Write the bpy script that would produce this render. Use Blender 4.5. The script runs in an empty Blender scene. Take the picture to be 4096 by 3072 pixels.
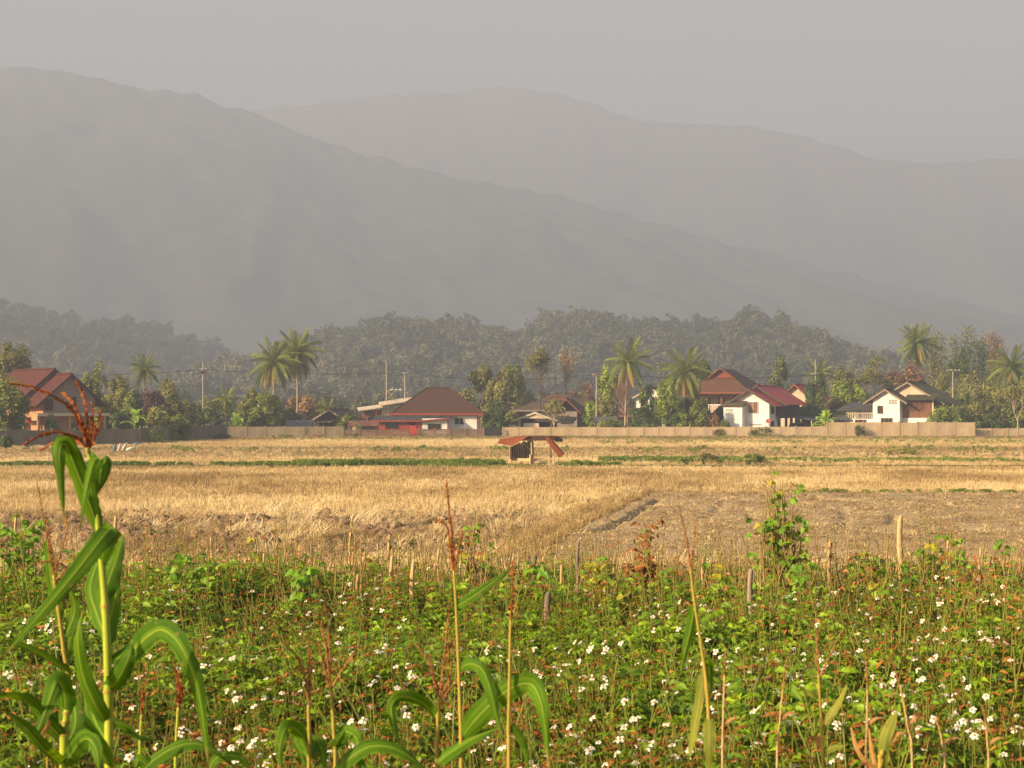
import bpy, math, random
import numpy as np
from mathutils import Vector, Matrix, noise

# ------------------------------------------------------------------ camera, sky, sun, exposure
F, HOR, CX, EYE = 7642.0, 1608.0, 2048.0, 4.5      # focal length and horizon row in photo pixels, eye height in m
scene = bpy.context.scene
col = scene.collection
cam_d = bpy.data.cameras.new('camera'); cam = bpy.data.objects.new('camera', cam_d); col.objects.link(cam)
cam.location = (0, 0, EYE); cam.rotation_euler = (math.pi / 2, 0, 0)
cam_d.sensor_width = 36.0; cam_d.lens = 36.0 * F / 4096.0; cam_d.shift_y = (HOR - 1536.0) / 4096.0
cam_d.clip_start = 0.1; cam_d.clip_end = 20000
cam_d.dof.use_dof = True; cam_d.dof.focus_distance = 60.0; cam_d.dof.aperture_fstop = 13.0
scene.camera = cam

SUN_AZ, SUN_EL = math.radians(60.0), math.radians(24.0)   # azimuth measured from behind the camera towards the left
to_sun = Vector((-math.sin(SUN_AZ) * math.cos(SUN_EL), -math.cos(SUN_AZ) * math.cos(SUN_EL), math.sin(SUN_EL)))
world = bpy.data.worlds.new('World'); scene.world = world; world.use_nodes = True
wn, wl = world.node_tree.nodes, world.node_tree.links
sky = wn.new('ShaderNodeTexSky'); sky.sky_type = 'NISHITA'; sky.sun_disc = False
sky.sun_elevation = SUN_EL; sky.sun_rotation = math.pi + SUN_AZ
sky.dust_density = 6.0; sky.air_density = 1.4; sky.ozone_density = 1.0
wl.new(sky.outputs[0], wn['Background'].inputs[0]); wn['Background'].inputs[1].default_value = 0.055
sun_d = bpy.data.lights.new('sun', 'SUN'); sun = bpy.data.objects.new('sun', sun_d); col.objects.link(sun)
sun_d.energy = 5.0; sun_d.angle = math.radians(0.6); sun_d.color = (1.0, 0.76, 0.48)
sun.rotation_euler = (-to_sun).to_track_quat('-Z', 'Y').to_euler()
vs = scene.view_settings
vs.view_transform = 'Standard'; vs.look = 'None'; vs.gamma = 1.0; vs.use_curve_mapping = False
vs.exposure = 1.76
scene.cycles.max_bounces = 6; scene.cycles.diffuse_bounces = 3; scene.cycles.volume_bounces = 0
scene.cycles.transparent_max_bounces = 8; scene.cycles.caustics_reflective = False; scene.cycles.caustics_refractive = False
scene.cycles.sample_clamp_indirect = 4.0
HAZE_DENSITY, HAZE_COLOR = 0.00063, (0.535, 0.625, 0.845)

# ------------------------------------------------------------------ helpers
def at(px, py, d):
    return Vector(((px - CX) / F * d, d, EYE - (py - HOR) / F * d))
def gx(px, d): return (px - CX) / F * d
def zz(py, d): return EYE - (py - HOR) / F * d
def gd(py): return EYE * F / (py - HOR)

def smooth(a, b, x):
    t = np.clip((x - a) / (b - a), 0, 1); return t * t * (3 - 2 * t)
def fbm(x, y, s, seed=0, octv=4):
    """numpy value noise in -1..1"""
    x = np.asarray(x, float) / s; y = np.asarray(y, float) / s
    tot = np.zeros(np.broadcast(x, y).shape); amp = 0.5
    for o in range(octv):
        xi, yi = np.floor(x).astype(np.int64), np.floor(y).astype(np.int64)
        fx, fy = x - xi, y - yi; fx = fx * fx * (3 - 2 * fx); fy = fy * fy * (3 - 2 * fy)
        def h(a, b):
            n = (a * 374761393 + b * 668265263 + (seed + o) * 974711) & 0x7fffffff
            n = ((n ^ (n >> 13)) * 1274126177) & 0x7fffffff
            return ((n ^ (n >> 16)) & 0xffff) / 32767.5 - 1
        v = (h(xi, yi) * (1 - fx) + h(xi + 1, yi) * fx) * (1 - fy) + (h(xi, yi + 1) * (1 - fx) + h(xi + 1, yi + 1) * fx) * fy
        tot += amp * v; amp *= 0.5; x = x * 2.03 + 17.1; y = y * 2.03 + 5.7
    return tot

def terrain(x, y):
    x = np.asarray(x, float); y = np.asarray(y, float)
    z = 2.75 * (1 - smooth(17.0, 49.0, y))
    near = 1 - smooth(15, 30, y)
    return z + fbm(x, y, 1.3, 3) * (0.05 * near + 0.05) * (1 - smooth(230, 260, y)) + 0.05 * near * fbm(x, y, .3, 8)

class MB:
    """collects geometry for one mesh"""
    def __init__(s): s.v = []; s.f = []; s.t = []; s.m = []; s.mi = 0
    def quadf(s, ids, tint=.5): s.f.append(tuple(ids)); s.t.append(tint); s.m.append(s.mi)
    def poly(s, pts, tint=.5):
        b = len(s.v); s.v += [tuple(p) for p in pts]; s.quadf(range(b, b + len(pts)), tint)
    def box(s, x0, x1, y0, y1, z0, z1, tint=.5):
        b = len(s.v)
        s.v += [(x0, y0, z0), (x1, y0, z0), (x1, y1, z0), (x0, y1, z0), (x0, y0, z1), (x1, y0, z1), (x1, y1, z1), (x0, y1, z1)]
        for q in ((0, 3, 2, 1), (4, 5, 6, 7), (0, 1, 5, 4), (1, 2, 6, 5), (2, 3, 7, 6), (3, 0, 4, 7)): s.quadf([b + i for i in q], tint)
    def slab(s, pts, th, tint=.5):
        """planar polygon pts (top side, counter-clockwise seen from outside) thickened inwards by th"""
        p = [Vector(q) for q in pts]; n = (p[1] - p[0]).cross(p[2] - p[0]).normalized()
        lo = [q - n * th for q in p]; k = len(p); b = len(s.v)
        s.v += [tuple(q) for q in p] + [tuple(q) for q in lo]
        s.quadf(range(b, b + k), tint); s.quadf([b + k + i for i in reversed(range(k))], tint)
        for i in range(k): j = (i + 1) % k; s.quadf((b + i, b + k + i, b + k + j, b + j), tint)
    def tube(s, pts, rad, n=6, tint=.5, cap=True):
        pts = [Vector(p) for p in pts]; m = len(pts)
        if not hasattr(rad, '__len__'): rad = [rad] * m
        b = len(s.v); ref = None
        for i, p in enumerate(pts):
            t = (pts[min(i + 1, m - 1)] - pts[max(i - 1, 0)]).normalized()
            if ref is None: ref = Vector((1, 0, 0)) if abs(t.x) < .8 else Vector((0, 0, 1))
            a = t.cross(ref).normalized(); ref2 = a.cross(t); 
            for k in range(n):
                w = 2 * math.pi * k / n
                s.v.append(tuple(p + (a * math.cos(w) + ref2 * math.sin(w)) * rad[i]))
        for i in range(m - 1):
            for k in range(n):
                k2 = (k + 1) % n
                s.quadf((b + i * n + k, b + i * n + k2, b + (i + 1) * n + k2, b + (i + 1) * n + k), tint)
        if cap:
            s.quadf([b + k for k in reversed(range(n))], tint); s.quadf([b + (m - 1) * n + k for k in range(n)], tint)
    def leaf(s, p, d, n, L, W, fold=.25, tint=.5, droop=.15):
        """one folded leaf: 6 triangles along its midrib"""
        d = d.normalized(); side = d.cross(n)
        if side.length < 1e-4: side = d.cross(Vector((.3, .5, .8)))
        side.normalize(); n = side.cross(d).normalized(); b = len(s.v)
        a1, a2, tip = p + d * L * .32, p + d * L * .68 - n * L * droop * .4, p + d * L - n * L * droop
        up = n * W * fold
        s.v += [tuple(q) for q in (p, a1 + side * W * .5 + up, a1, a1 - side * W * .5 + up, a2 + side * W * .38 + up * .7, a2, a2 - side * W * .38 + up * .7, tip)]
        for q in ((0, 1, 2), (0, 2, 3), (1, 4, 5, 2), (2, 5, 6, 3), (4, 7, 5), (5, 7, 6)): s.quadf([b + i for i in q], tint)
    def mesh(s, name, mats, smooth_f=False):
        me = bpy.data.meshes.new(name); me.from_pydata(s.v, [], s.f)
        mats = mats if isinstance(mats, (list, tuple)) else [mats]
        for m in mats: me.materials.append(m)
        if len(mats) > 1: me.polygons.foreach_set('material_index', s.m)
        a = me.attributes.new('tint', 'FLOAT', 'FACE'); a.data.foreach_set('value', s.t)
        if smooth_f: me.polygons.foreach_set('use_smooth', [True] * len(s.f))
        me.update(); return me
    def build(s, name, mats, parent=None, smooth_f=False):
        return link(name, s.mesh(name, mats, smooth_f), parent)

def link(name, me, parent=None):
    o = bpy.data.objects.new(name, me); col.objects.link(o); o.parent = parent; return o
def np_mesh(name, V, Q, tint, mat):
    """V n x 3, Q m x k faces (all k-gons)"""
    me = bpy.data.meshes.new(name); V = np.asarray(V, np.float32); Q = np.asarray(Q, np.int32); k = Q.shape[1]
    me.vertices.add(len(V)); me.vertices.foreach_set('co', V.ravel())
    me.loops.add(Q.size); me.loops.foreach_set('vertex_index', Q.ravel())
    me.polygons.add(len(Q)); me.polygons.foreach_set('loop_start', np.arange(len(Q), dtype=np.int32) * k)
    me.update(calc_edges=True)
    a = me.attributes.new('tint', 'FLOAT', 'FACE'); a.data.foreach_set('value', np.asarray(tint, np.float32))
    me.materials.append(mat); return me
def tag(o, label=None, cat=None, group=None, kind=None):
    if label: o['label'] = label
    if cat: o['category'] = cat
    if group: o['group'] = group
    if kind: o['kind'] = kind
    return o
def thing(name, label, cat, loc=(0, 0, 0), rz=0.0, group=None):
    o = bpy.data.objects.new(name, None); col.objects.link(o); o.empty_display_size = .3
    o.location = loc; o.rotation_euler = (0, 0, rz); return tag(o, label, cat, group)
def catmull(pts, n):
    p = [Vector(q) for q in pts]; p = [p[0] * 2 - p[1]] + p + [p[-1] * 2 - p[-2]]; out = []
    segs = len(p) - 3
    for i in range(n + 1):
        u = i / n * segs; k = min(int(u), segs - 1); t = u - k
        a, b, c, d = p[k:k + 4]
        out.append(.5 * ((2 * b) + (c - a) * t + (2 * a - 5 * b + 4 * c - d) * t * t + (3 * b - a - 3 * c + d) * t ** 3))
    return out

# ------------------------------------------------------------------ materials
def mat(name, cols, scale=3.0, rough=.85, bump=0.0, bscale=None, trans=0.0, tint=.0, rand=0.0, inst=0.0, spec=.25, metal=0.0, stretch=(1, 1, 1), detail=5.0, tcol=None):
    """procedural surface: a colour ramp read by noise (+ face tint, + random per object, + per-instance attribute)"""
    m = bpy.data.materials.new(name); m.use_nodes = True; N, L = m.node_tree.nodes, m.node_tree.links
    b = N['Principled BSDF']; b.inputs['Roughness'].default_value = rough; b.inputs['Specular IOR Level'].default_value = spec
    b.inputs['Metallic'].default_value = metal
    tc = N.new('ShaderNodeTexCoord'); mp = N.new('ShaderNodeMapping'); mp.inputs['Scale'].default_value = stretch
    L.new(tc.outputs['Object'], mp.inputs[0])
    nz = N.new('ShaderNodeTexNoise'); nz.inputs['Scale'].default_value = scale; nz.inputs['Detail'].default_value = detail; nz.inputs['Roughness'].default_value = .65
    L.new(mp.outputs[0], nz.inputs['Vector'])
    def math_(op, a, bb):
        k = N.new('ShaderNodeMath'); k.operation = op
        for i, v in enumerate((a, bb)):
            if isinstance(v, (int, float)): k.inputs[i].default_value = v
            else: L.new(v, k.inputs[i])
        return k.outputs[0]
    wn_ = max(0.0, 1 - tint - rand - inst)
    # stretch noise contrast around .5
    f = math_('MULTIPLY', math_('ADD', math_('MULTIPLY', math_('SUBTRACT', nz.outputs['Fac'], .5), 2.0), .5), wn_)
    if tint:
        a = N.new('ShaderNodeAttribute'); a.attribute_name = 'tint'; f = math_('ADD', f, math_('MULTIPLY', a.outputs['Fac'], tint))
    if rand:
        a = N.new('ShaderNodeObjectInfo'); f = math_('ADD', f, math_('MULTIPLY', a.outputs['Random'], rand))
    if inst:
        a = N.new('ShaderNodeAttribute'); a.attribute_type = 'INSTANCER'; a.attribute_name = 'itint'; f = math_('ADD', f, math_('MULTIPLY', a.outputs['Fac'], inst))
    r = N.new('ShaderNodeValToRGB'); e = r.color_ramp.elements
    for i, c in enumerate(cols):
        pos = i / max(1, len(cols) - 1)
        if i < 2: e[i].position = pos; e[i].color = (*c, 1)
        else: q = e.new(pos); q.color = (*c, 1)
    if len(cols) == 1: e[1].color = (*cols[0], 1)
    L.new(f, r.inputs[0]); L.new(r.outputs[0], b.inputs['Base Color'])
    if bump:
        n2 = N.new('ShaderNodeTexNoise'); n2.inputs['Scale'].default_value = bscale or scale * 4; n2.inputs['Detail'].default_value = 4
        L.new(mp.outputs[0], n2.inputs['Vector'])
        bp = N.new('ShaderNodeBump'); bp.inputs['Strength'].default_value = min(1, bump); bp.inputs['Distance'].default_value = .05 * max(1, bump)
        L.new(n2.outputs['Fac'], bp.inputs['Height']); L.new(bp.outputs[0], b.inputs['Normal'])
    if trans:
        t = N.new('ShaderNodeBsdfTranslucent'); mx = N.new('ShaderNodeMixShader'); mx.inputs[0].default_value = trans
        g = N.new('ShaderNodeMix'); g.data_type = 'RGBA'; g.blend_type = 'MULTIPLY'; g.inputs[0].default_value = 1
        L.new(r.outputs[0], g.inputs[6]); g.inputs[7].default_value = (*(tcol or (1.7, 1.5, .5)), 1)
        L.new(g.outputs[2], t.inputs[0]); L.new(b.outputs[0], mx.inputs[1]); L.new(t.outputs[0], mx.inputs[2])
        L.new(mx.outputs[0], N['Material Output'].inputs[0])
    return m

MT = {}
# ------------------------------------------------------------------ scatter (only for what nobody could count)
def scatter(name, label, cat, templates, P, rot, scl, idx, itint):
    tc_ = bpy.data.collections.new(name + '_shapes')
    for i, (tn, me) in enumerate(templates):
        o = bpy.data.objects.new('%s_%02d' % (name, i), me); tc_.objects.link(o)
    me = bpy.data.meshes.new(name); P = np.asarray(P, np.float32); n = len(P)
    me.vertices.add(n); me.vertices.foreach_set('co', P.ravel())
    def att(nm, ty, key, data): a = me.attributes.new(nm, ty, 'POINT'); a.data.foreach_set(key, np.asarray(data).ravel())
    att('rot', 'FLOAT_VECTOR', 'vector', np.asarray(rot, np.float32)); att('scl', 'FLOAT_VECTOR', 'vector', np.asarray(scl, np.float32))
    att('idx', 'INT', 'value', np.asarray(idx, np.int32)); att('itint', 'FLOAT', 'value', np.asarray(itint, np.float32))
    o = link(name, me); tag(o, label, cat, kind='stuff')
    ng = bpy.data.node_groups.new(name, 'GeometryNodeTree')
    ng.interface.new_socket('Geometry', in_out='INPUT', socket_type='NodeSocketGeometry')
    ng.interface.new_socket('Geometry', in_out='OUTPUT', socket_type='NodeSocketGeometry')
    N, L = ng.nodes, ng.links
    gi, go = N.new('NodeGroupInput'), N.new('NodeGroupOutput')
    ci = N.new('GeometryNodeCollectionInfo'); ci.inputs['Collection'].default_value = tc_
    ci.inputs['Separate Children'].default_value = True; ci.inputs['Reset Children'].default_value = True
    ip = N.new('GeometryNodeInstanceOnPoints'); ip.inputs['Pick Instance'].default_value = True
    def na(nm, ty):
        k = N.new('GeometryNodeInputNamedAttribute'); k.data_type = ty; k.inputs[0].default_value = nm
        return k.outputs[0]
    L.new(gi.outputs[0], ip.inputs['Points']); L.new(ci.outputs[0], ip.inputs['Instance'])
    L.new(na('idx', 'INT'), ip.inputs['Instance Index']); L.new(na('rot', 'FLOAT_VECTOR'), ip.inputs['Rotation']); L.new(na('scl', 'FLOAT_VECTOR'), ip.inputs['Scale'])
    L.new(ip.outputs[0], go.inputs[0])
    md = o.modifiers.new('scatter', 'NODES'); md.node_group = ng
    return o
# ------------------------------------------------------------------ the setting: ground, soil plot, hills, mountains, haze
def grid_mesh(name, X, Y, Z):
    ny, nx = X.shape
    V = np.stack([X, Y, Z], -1).reshape(-1, 3); i = np.arange(ny * nx).reshape(ny, nx)
    Q = np.stack([i[:-1, :-1], i[:-1, 1:], i[1:, 1:], i[1:, :-1]], -1).reshape(-1, 4)
    return V, Q
def color_attr(me, C):
    a = me.color_attributes.new('plot', 'FLOAT_COLOR', 'POINT'); C4 = np.ones((len(C), 4), np.float32); C4[:, :3] = C
    a.data.foreach_set('color', C4.ravel())
def field_mat(name, rough=.95, s1=14.0, amount=.75, bump=.6):
    m = bpy.data.materials.new(name); m.use_nodes = True; N, L = m.node_tree.nodes, m.node_tree.links; b = N['Principled BSDF']
    b.inputs['Roughness'].default_value = rough; b.inputs['Specular IOR Level'].default_value = .1
    a = N.new('ShaderNodeAttribute'); a.attribute_name = 'plot'
    tc = N.new('ShaderNodeTexCoord'); n1 = N.new('ShaderNodeTexNoise'); n1.inputs['Scale'].default_value = s1; n1.inputs['Detail'].default_value = 8; n1.inputs['Roughness'].default_value = .7
    L.new(tc.outputs['Object'], n1.inputs['Vector'])
    mr = N.new('ShaderNodeMapRange'); mr.inputs[1].default_value = .3; mr.inputs[2].default_value = .7; mr.inputs[3].default_value = 1 - amount; mr.inputs[4].default_value = 1 + amount
    L.new(n1.outputs['Fac'], mr.inputs[0])
    g = N.new('ShaderNodeMix'); g.data_type = 'RGBA'; g.blend_type = 'MULTIPLY'; g.inputs[0].default_value = 1
    L.new(a.outputs['Color'], g.inputs[6]); L.new(mr.outputs[0], g.inputs[7]); L.new(g.outputs[2], b.inputs['Base Color'])
    bp = N.new('ShaderNodeBump'); bp.inputs['Strength'].default_value = bump; bp.inputs['Distance'].default_value = .06
    L.new(n1.outputs['Fac'], bp.inputs['Height']); L.new(bp.outputs[0], b.inputs['Normal'])
    return m
MT['ground'] = field_mat('field_ground'); MT['soil'] = field_mat('dry_soil', s1=26.0, amount=.6, bump=1.0)

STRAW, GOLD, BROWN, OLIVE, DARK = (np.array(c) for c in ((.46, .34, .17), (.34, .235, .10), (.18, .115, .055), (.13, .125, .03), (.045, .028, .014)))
def soil_left(y):
    """x of the bund between the straw plot and the bare soil plot, at distance y"""
    return np.interp(y, [40, 53, 60, 66, 75, 84, 91], [-1.5, 0.4, 1.3, 2.1, 3.6, 5.2, 6.6])
def plot_color(x, y):
    w = fbm(x, y, 14, 21) * 5; yy = y + w * np.clip(y / 150, .2, 1)
    C = np.zeros(x.shape + (3,))
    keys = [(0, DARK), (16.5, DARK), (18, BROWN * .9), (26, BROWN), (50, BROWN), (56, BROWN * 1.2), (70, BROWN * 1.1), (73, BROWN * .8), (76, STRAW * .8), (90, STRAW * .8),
            (97, GOLD), (106, GOLD), (112, BROWN * 1.1), (118, GOLD), (125, GOLD), (129, OLIVE * .8), (135, OLIVE), (139, STRAW), (148, STRAW), (153, GOLD * .7), (168, BROWN * 1.2 + OLIVE * .3),
            (180, BROWN + OLIVE * .5), (188, OLIVE), (194, STRAW), (216, STRAW), (228, OLIVE), (246, OLIVE), (252, BROWN * .8), (400, OLIVE * .6), (5000, OLIVE * .4)]
    ks = np.array([k[0] for k in keys])
    for c in range(3): C[..., c] = np.interp(yy, ks, [k[1][c] for k in keys])
    patch = smooth(.12, .4, fbm(x, y * .35, 5, 5))[..., None] * (smooth(60, 100, y) * (1 - smooth(240, 250, y)))[..., None]
    return C * (1 - .45 * patch) + OLIVE * .45 * patch

xs = np.concatenate([np.linspace(-3500, -90, 24)[:-1], np.linspace(-90, -14, 102)[:-1], np.linspace(-14, 14, 141), np.linspace(14, 90, 102)[1:], np.linspace(90, 3500, 24)[1:]])
ys = np.concatenate([np.linspace(-410, 2, 14)[:-1], np.linspace(2, 24, 110)[:-1], np.linspace(24, 100, 150)[:-1], np.linspace(100, 270, 190)[:-1], np.linspace(270, 5150, 50)])
X, Y = np.meshgrid(xs, ys); Z = terrain(X, Y)
rough_left = (smooth(50, 54, Y) * (1 - smooth(70, 75, Y))) * (1 - smooth(-1, 1, X - soil_left(Y)))
Z = Z + rough_left * (.12 * fbm(X, Y, 1.1, 31) + .1 * np.abs(fbm(X, Y, .5, 33)))
bund = np.exp(-((X - soil_left(Y) + .55) / .5) ** 2) * smooth(48, 54, Y) * (1 - smooth(88, 92, Y))
Z = Z + .28 * bund + .16 * np.exp(-((Y - 131.5 - 2 * fbm(X, Y * 0, 20, 4)) / 1.6) ** 2)
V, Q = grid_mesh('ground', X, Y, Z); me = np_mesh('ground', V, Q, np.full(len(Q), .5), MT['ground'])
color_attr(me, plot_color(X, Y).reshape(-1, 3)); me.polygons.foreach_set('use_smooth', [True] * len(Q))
ground = tag(link('ground', me), kind='structure')

# bare dry soil plot with trodden grooves and cracks
GROOVES = []
sx = np.arange(0, 1, .0032); sy = np.linspace(46, 91.5, 300)
U, Y = np.meshgrid(sx, sy); XL = soil_left(Y); XR = 48 + 0 * Y; X = XL + U * (XR - XL)
def groove(pts, w):
    """distance to a polyline given as (x, y) points, as a 0..1 trench mask"""
    d = np.full(X.shape, 1e9); GROOVES.append((pts, w))
    for (a, b), (c, e) in zip(pts[:-1], pts[1:]):
        t = np.clip(((X - a) * (c - a) + (Y - b) * (e - b)) / ((c - a) ** 2 + (e - b) ** 2), 0, 1)
        d = np.minimum(d, np.hypot(X - a - t * (c - a), (Y - b - t * (e - b)) * .55))
    return np.exp(-(d * (1 + .7 * fbm(X, Y, .6, 19)) / w) ** 4)
gw = lambda px, py: (gx(px, gd(py)), gd(py))
wob = .12 * fbm(X, Y, 1.5, 77)
X0 = X; X = X + wob * 2
cut = 1.0 * groove([gw(2225, 2166), gw(2325, 2118), gw(2440, 2080), gw(2520, 2030), gw(2590, 2002)], .16)
cut = np.maximum(cut, .95 * groove([gw(2385, 2160), gw(2480, 2120), gw(2570, 2060), gw(2640, 2018)], .15))
for a in ([gw(2820, 2110), gw(2870, 2060), gw(2900, 2030)], [gw(3370, 2145), gw(3385, 2100), gw(3365, 2045)], [gw(3555, 2125), gw(3575, 2085)], [gw(2690, 2100), gw(2720, 2075)], [gw(3560, 2130), gw(3540, 2160)],
          [gw(3780, 2110), gw(3830, 2120)], [gw(3300, 2018), gw(3420, 2022)], [gw(3640, 2010), gw(3720, 2014)], [gw(2700, 2016), gw(2800, 2013)], [gw(2990, 2060), gw(3020, 2100)]):
    cut = np.maximum(cut, .7 * groove(a, .14) * smooth(-.3, .1, fbm(X, Y, .6, 9)))
X = X0
edge = smooth(0, .012, U) * smooth(46, 50, Y) * (1 - smooth(90.2, 91.4, Y))
clod = .025 * fbm(X, Y, .32, 41, 2) + .012 * fbm(X, Y, 2.5, 42)
Z = terrain(X, Y) + .012 + edge * (.24 + clod + .03 * np.abs(fbm(X, Y, .25, 43, 2)) - .26 * np.clip(cut, 0, 1))
V, Q = grid_mesh('soil', X, Y, Z); me = np_mesh('soil_plot', V, Q, np.full(len(Q), .5), MT['soil'])
base = np.array((.33, .235, .125)); dry = np.array((.42, .32, .18)); weed = np.array((.17, .14, .05))
pn = .5 + .5 * np.clip(fbm(X, Y * .6, 1.2, 51) * 1.5, -1, 1)[..., None]; C = base * (1 - pn) + dry * pn
strip = (np.exp(-((Y - 61.5 - 1.5 * fbm(X, Y, 6, 3)) / .8) ** 2) * .6 * smooth(8, 12, X))[..., None]
C = C * (1 - strip) + weed * strip

color_attr(me, C.reshape(-1, 3)); me.polygons.foreach_set('use_smooth', [True] * len(Q))
tag(link('soil_plot', me), kind='structure')

# mountains behind the haze
MT['forest_far'] = mat('mountain_forest', [(.03, .04, .022), (.06, .07, .036), (.11, .11, .06)], scale=.03, rough=1, bump=.0, spec=0, detail=8)
def mountain(name, prof, D, depth_f, depth_b, seed, amp):
    px = np.array([p[0] for p in prof], float); py = np.array([p[1] for p in prof], float)
    us = np.linspace(px[0], px[-1], 300); hs = EYE + (HOR - np.interp(us, px, py)) / F * D
    k = np.hanning(17); k /= k.sum(); hs = np.convolve(np.pad(hs, 8, mode='edge'), k, mode='valid')
    t = np.concatenate([np.linspace(0, 1, 110), np.linspace(1, 2, 30)[1:]])
    U, T = np.meshgrid(us, t)
    Yv = np.where(T <= 1, D - depth_f * (1 - T), D + depth_b * (T - 1)); Xv = (U - CX) / F * D
    g = np.where(T <= 1, T ** 1.15, 1 - (T - 1))
    ridge = 1 - np.abs(fbm(Xv + .35 * Yv, Yv * .45, depth_f * .35, seed, 5)) * 2
    Hh = np.tile(hs, (len(t), 1))
    Zv = Hh * g + amp * (ridge - .6) * np.sin(np.clip(T, 0, 1) * math.pi) + amp * .12 * fbm(Xv, Yv, 45, seed + 5) * (g > 0) + (9 * fbm(Xv, Yv, 26, seed + 9, 3) * np.clip(T, 0, 1)) * (T <= 1.2) - 1
    V, Q = grid_mesh(name, Xv, Yv, Zv); me = np_mesh(name, V, Q, np.full(len(Q), .5), MT['forest_far'])
    return tag(link(name, me), kind='structure')
mountain('mountain_ridge', [(-1900, 500), (-900, 330), (-300, 285), (60, 262), (300, 292), (450, 332), (700, 365), (900, 412), (1100, 480), (1300, 570), (1600, 650), (1900, 715), (2300, 800), (2700, 905), (3100, 1020), (3500, 1130), (4200, 1290), (5200, 1500), (5800, 1600)], 3300, 1200, 700, 3, 75)
mountain('distant_mountain', [(-1800, 480), (-600, 520), (400, 520), (900, 470), (1200, 412), (1450, 392), (1640, 355), (1780, 378), (1950, 345), (2150, 352), (2350, 412), (2550, 480), (2800, 496), (3050, 504), (3300, 572), (3500, 630), (3700, 655), (3900, 640), (4150, 632), (4800, 700), (5600, 850)], 4200, 800, 800, 13, 50)

# wooded hills behind the village
MT['hill'] = mat('hill_floor', [(.08, .08, .04), (.14, .12, .06), (.22, .16, .09)], scale=.05, rough=1, spec=0)
HILLS = []
def hill(name, prof, D, wf, wb):
    px = np.array([p[0] for p in prof], float); py = np.array([p[1] for p in prof], float)
    def height(x, y):
        u = x / D * F + CX; h = np.clip(EYE + (HOR - np.interp(u, px, py)) / F * D - 16.0, 0, None)
        t = np.where(y < D, (D - y) / wf, (y - D) / wb)
        return h * np.clip(1 - t, 0, 1) ** .8 * (1 + .0 * x) + (5.0 * fbm(x, y, 55, int(D)) - 1.0) * np.clip(1.2 - t, 0, 1)
    x = np.linspace((px[0] - CX) / F * D, (px[-1] - CX) / F * D, 140); y = np.linspace(D - wf, D + wb, 60)
    Xh, Yh = np.meshgrid(x, y); V, Q = grid_mesh(name, Xh, Yh, height(Xh, Yh)); me = np_mesh(name, V, Q, np.full(len(Q), .5), MT['hill'])
    HILLS.append((height, x[0], x[-1], D, wf, wb)); return tag(link(name, me), kind='structure')
hill('wooded_hill', [(900, 1440), (1050, 1400), (1200, 1335), (1300, 1285), (1450, 1262), (1600, 1228), (1750, 1222), (1900, 1258), (2000, 1280), (2120, 1275), (2170, 1225), (2300, 1218), (2480, 1198), (2600, 1226), (2700, 1246), (2800, 1226), (2960, 1206), (3080, 1222), (3180, 1290), (3280, 1310), (3400, 1360), (3500, 1392), (3600, 1430), (3750, 1475), (4000, 1500), (4500, 1520)], 1150, 360, 220)
hill('wooded_hillside', [(-900, 1150), (-300, 1160), (0, 1178), (200, 1196), (300, 1236), (400, 1262), (520, 1240), (620, 1262), (700, 1296), (800, 1312), (870, 1345), (920, 1395), (1000, 1440), (1200, 1470), (1500, 1500)], 1500, 600, 260)

# haze: one closed box of even, pale smoke round camera and scene
hz = MB(); hz.box(-3600, 3600, -420, 5250, -6.0, 730.0)
hm = bpy.data.materials.new('haze_air'); hm.use_nodes = True; N, L = hm.node_tree.nodes, hm.node_tree.links
N.remove(N['Principled BSDF']); pv = N.new('ShaderNodeVolumePrincipled')
pv.inputs['Density'].default_value = HAZE_DENSITY; pv.inputs['Color'].default_value = (*HAZE_COLOR, 1); pv.inputs['Anisotropy'].default_value = 0.0
L.new(pv.outputs[0], N['Material Output'].inputs['Volume'])
tag(hz.build('haze', hm), 'pale grey brown haze lying over the whole valley', 'haze', kind='stuff')
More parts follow.
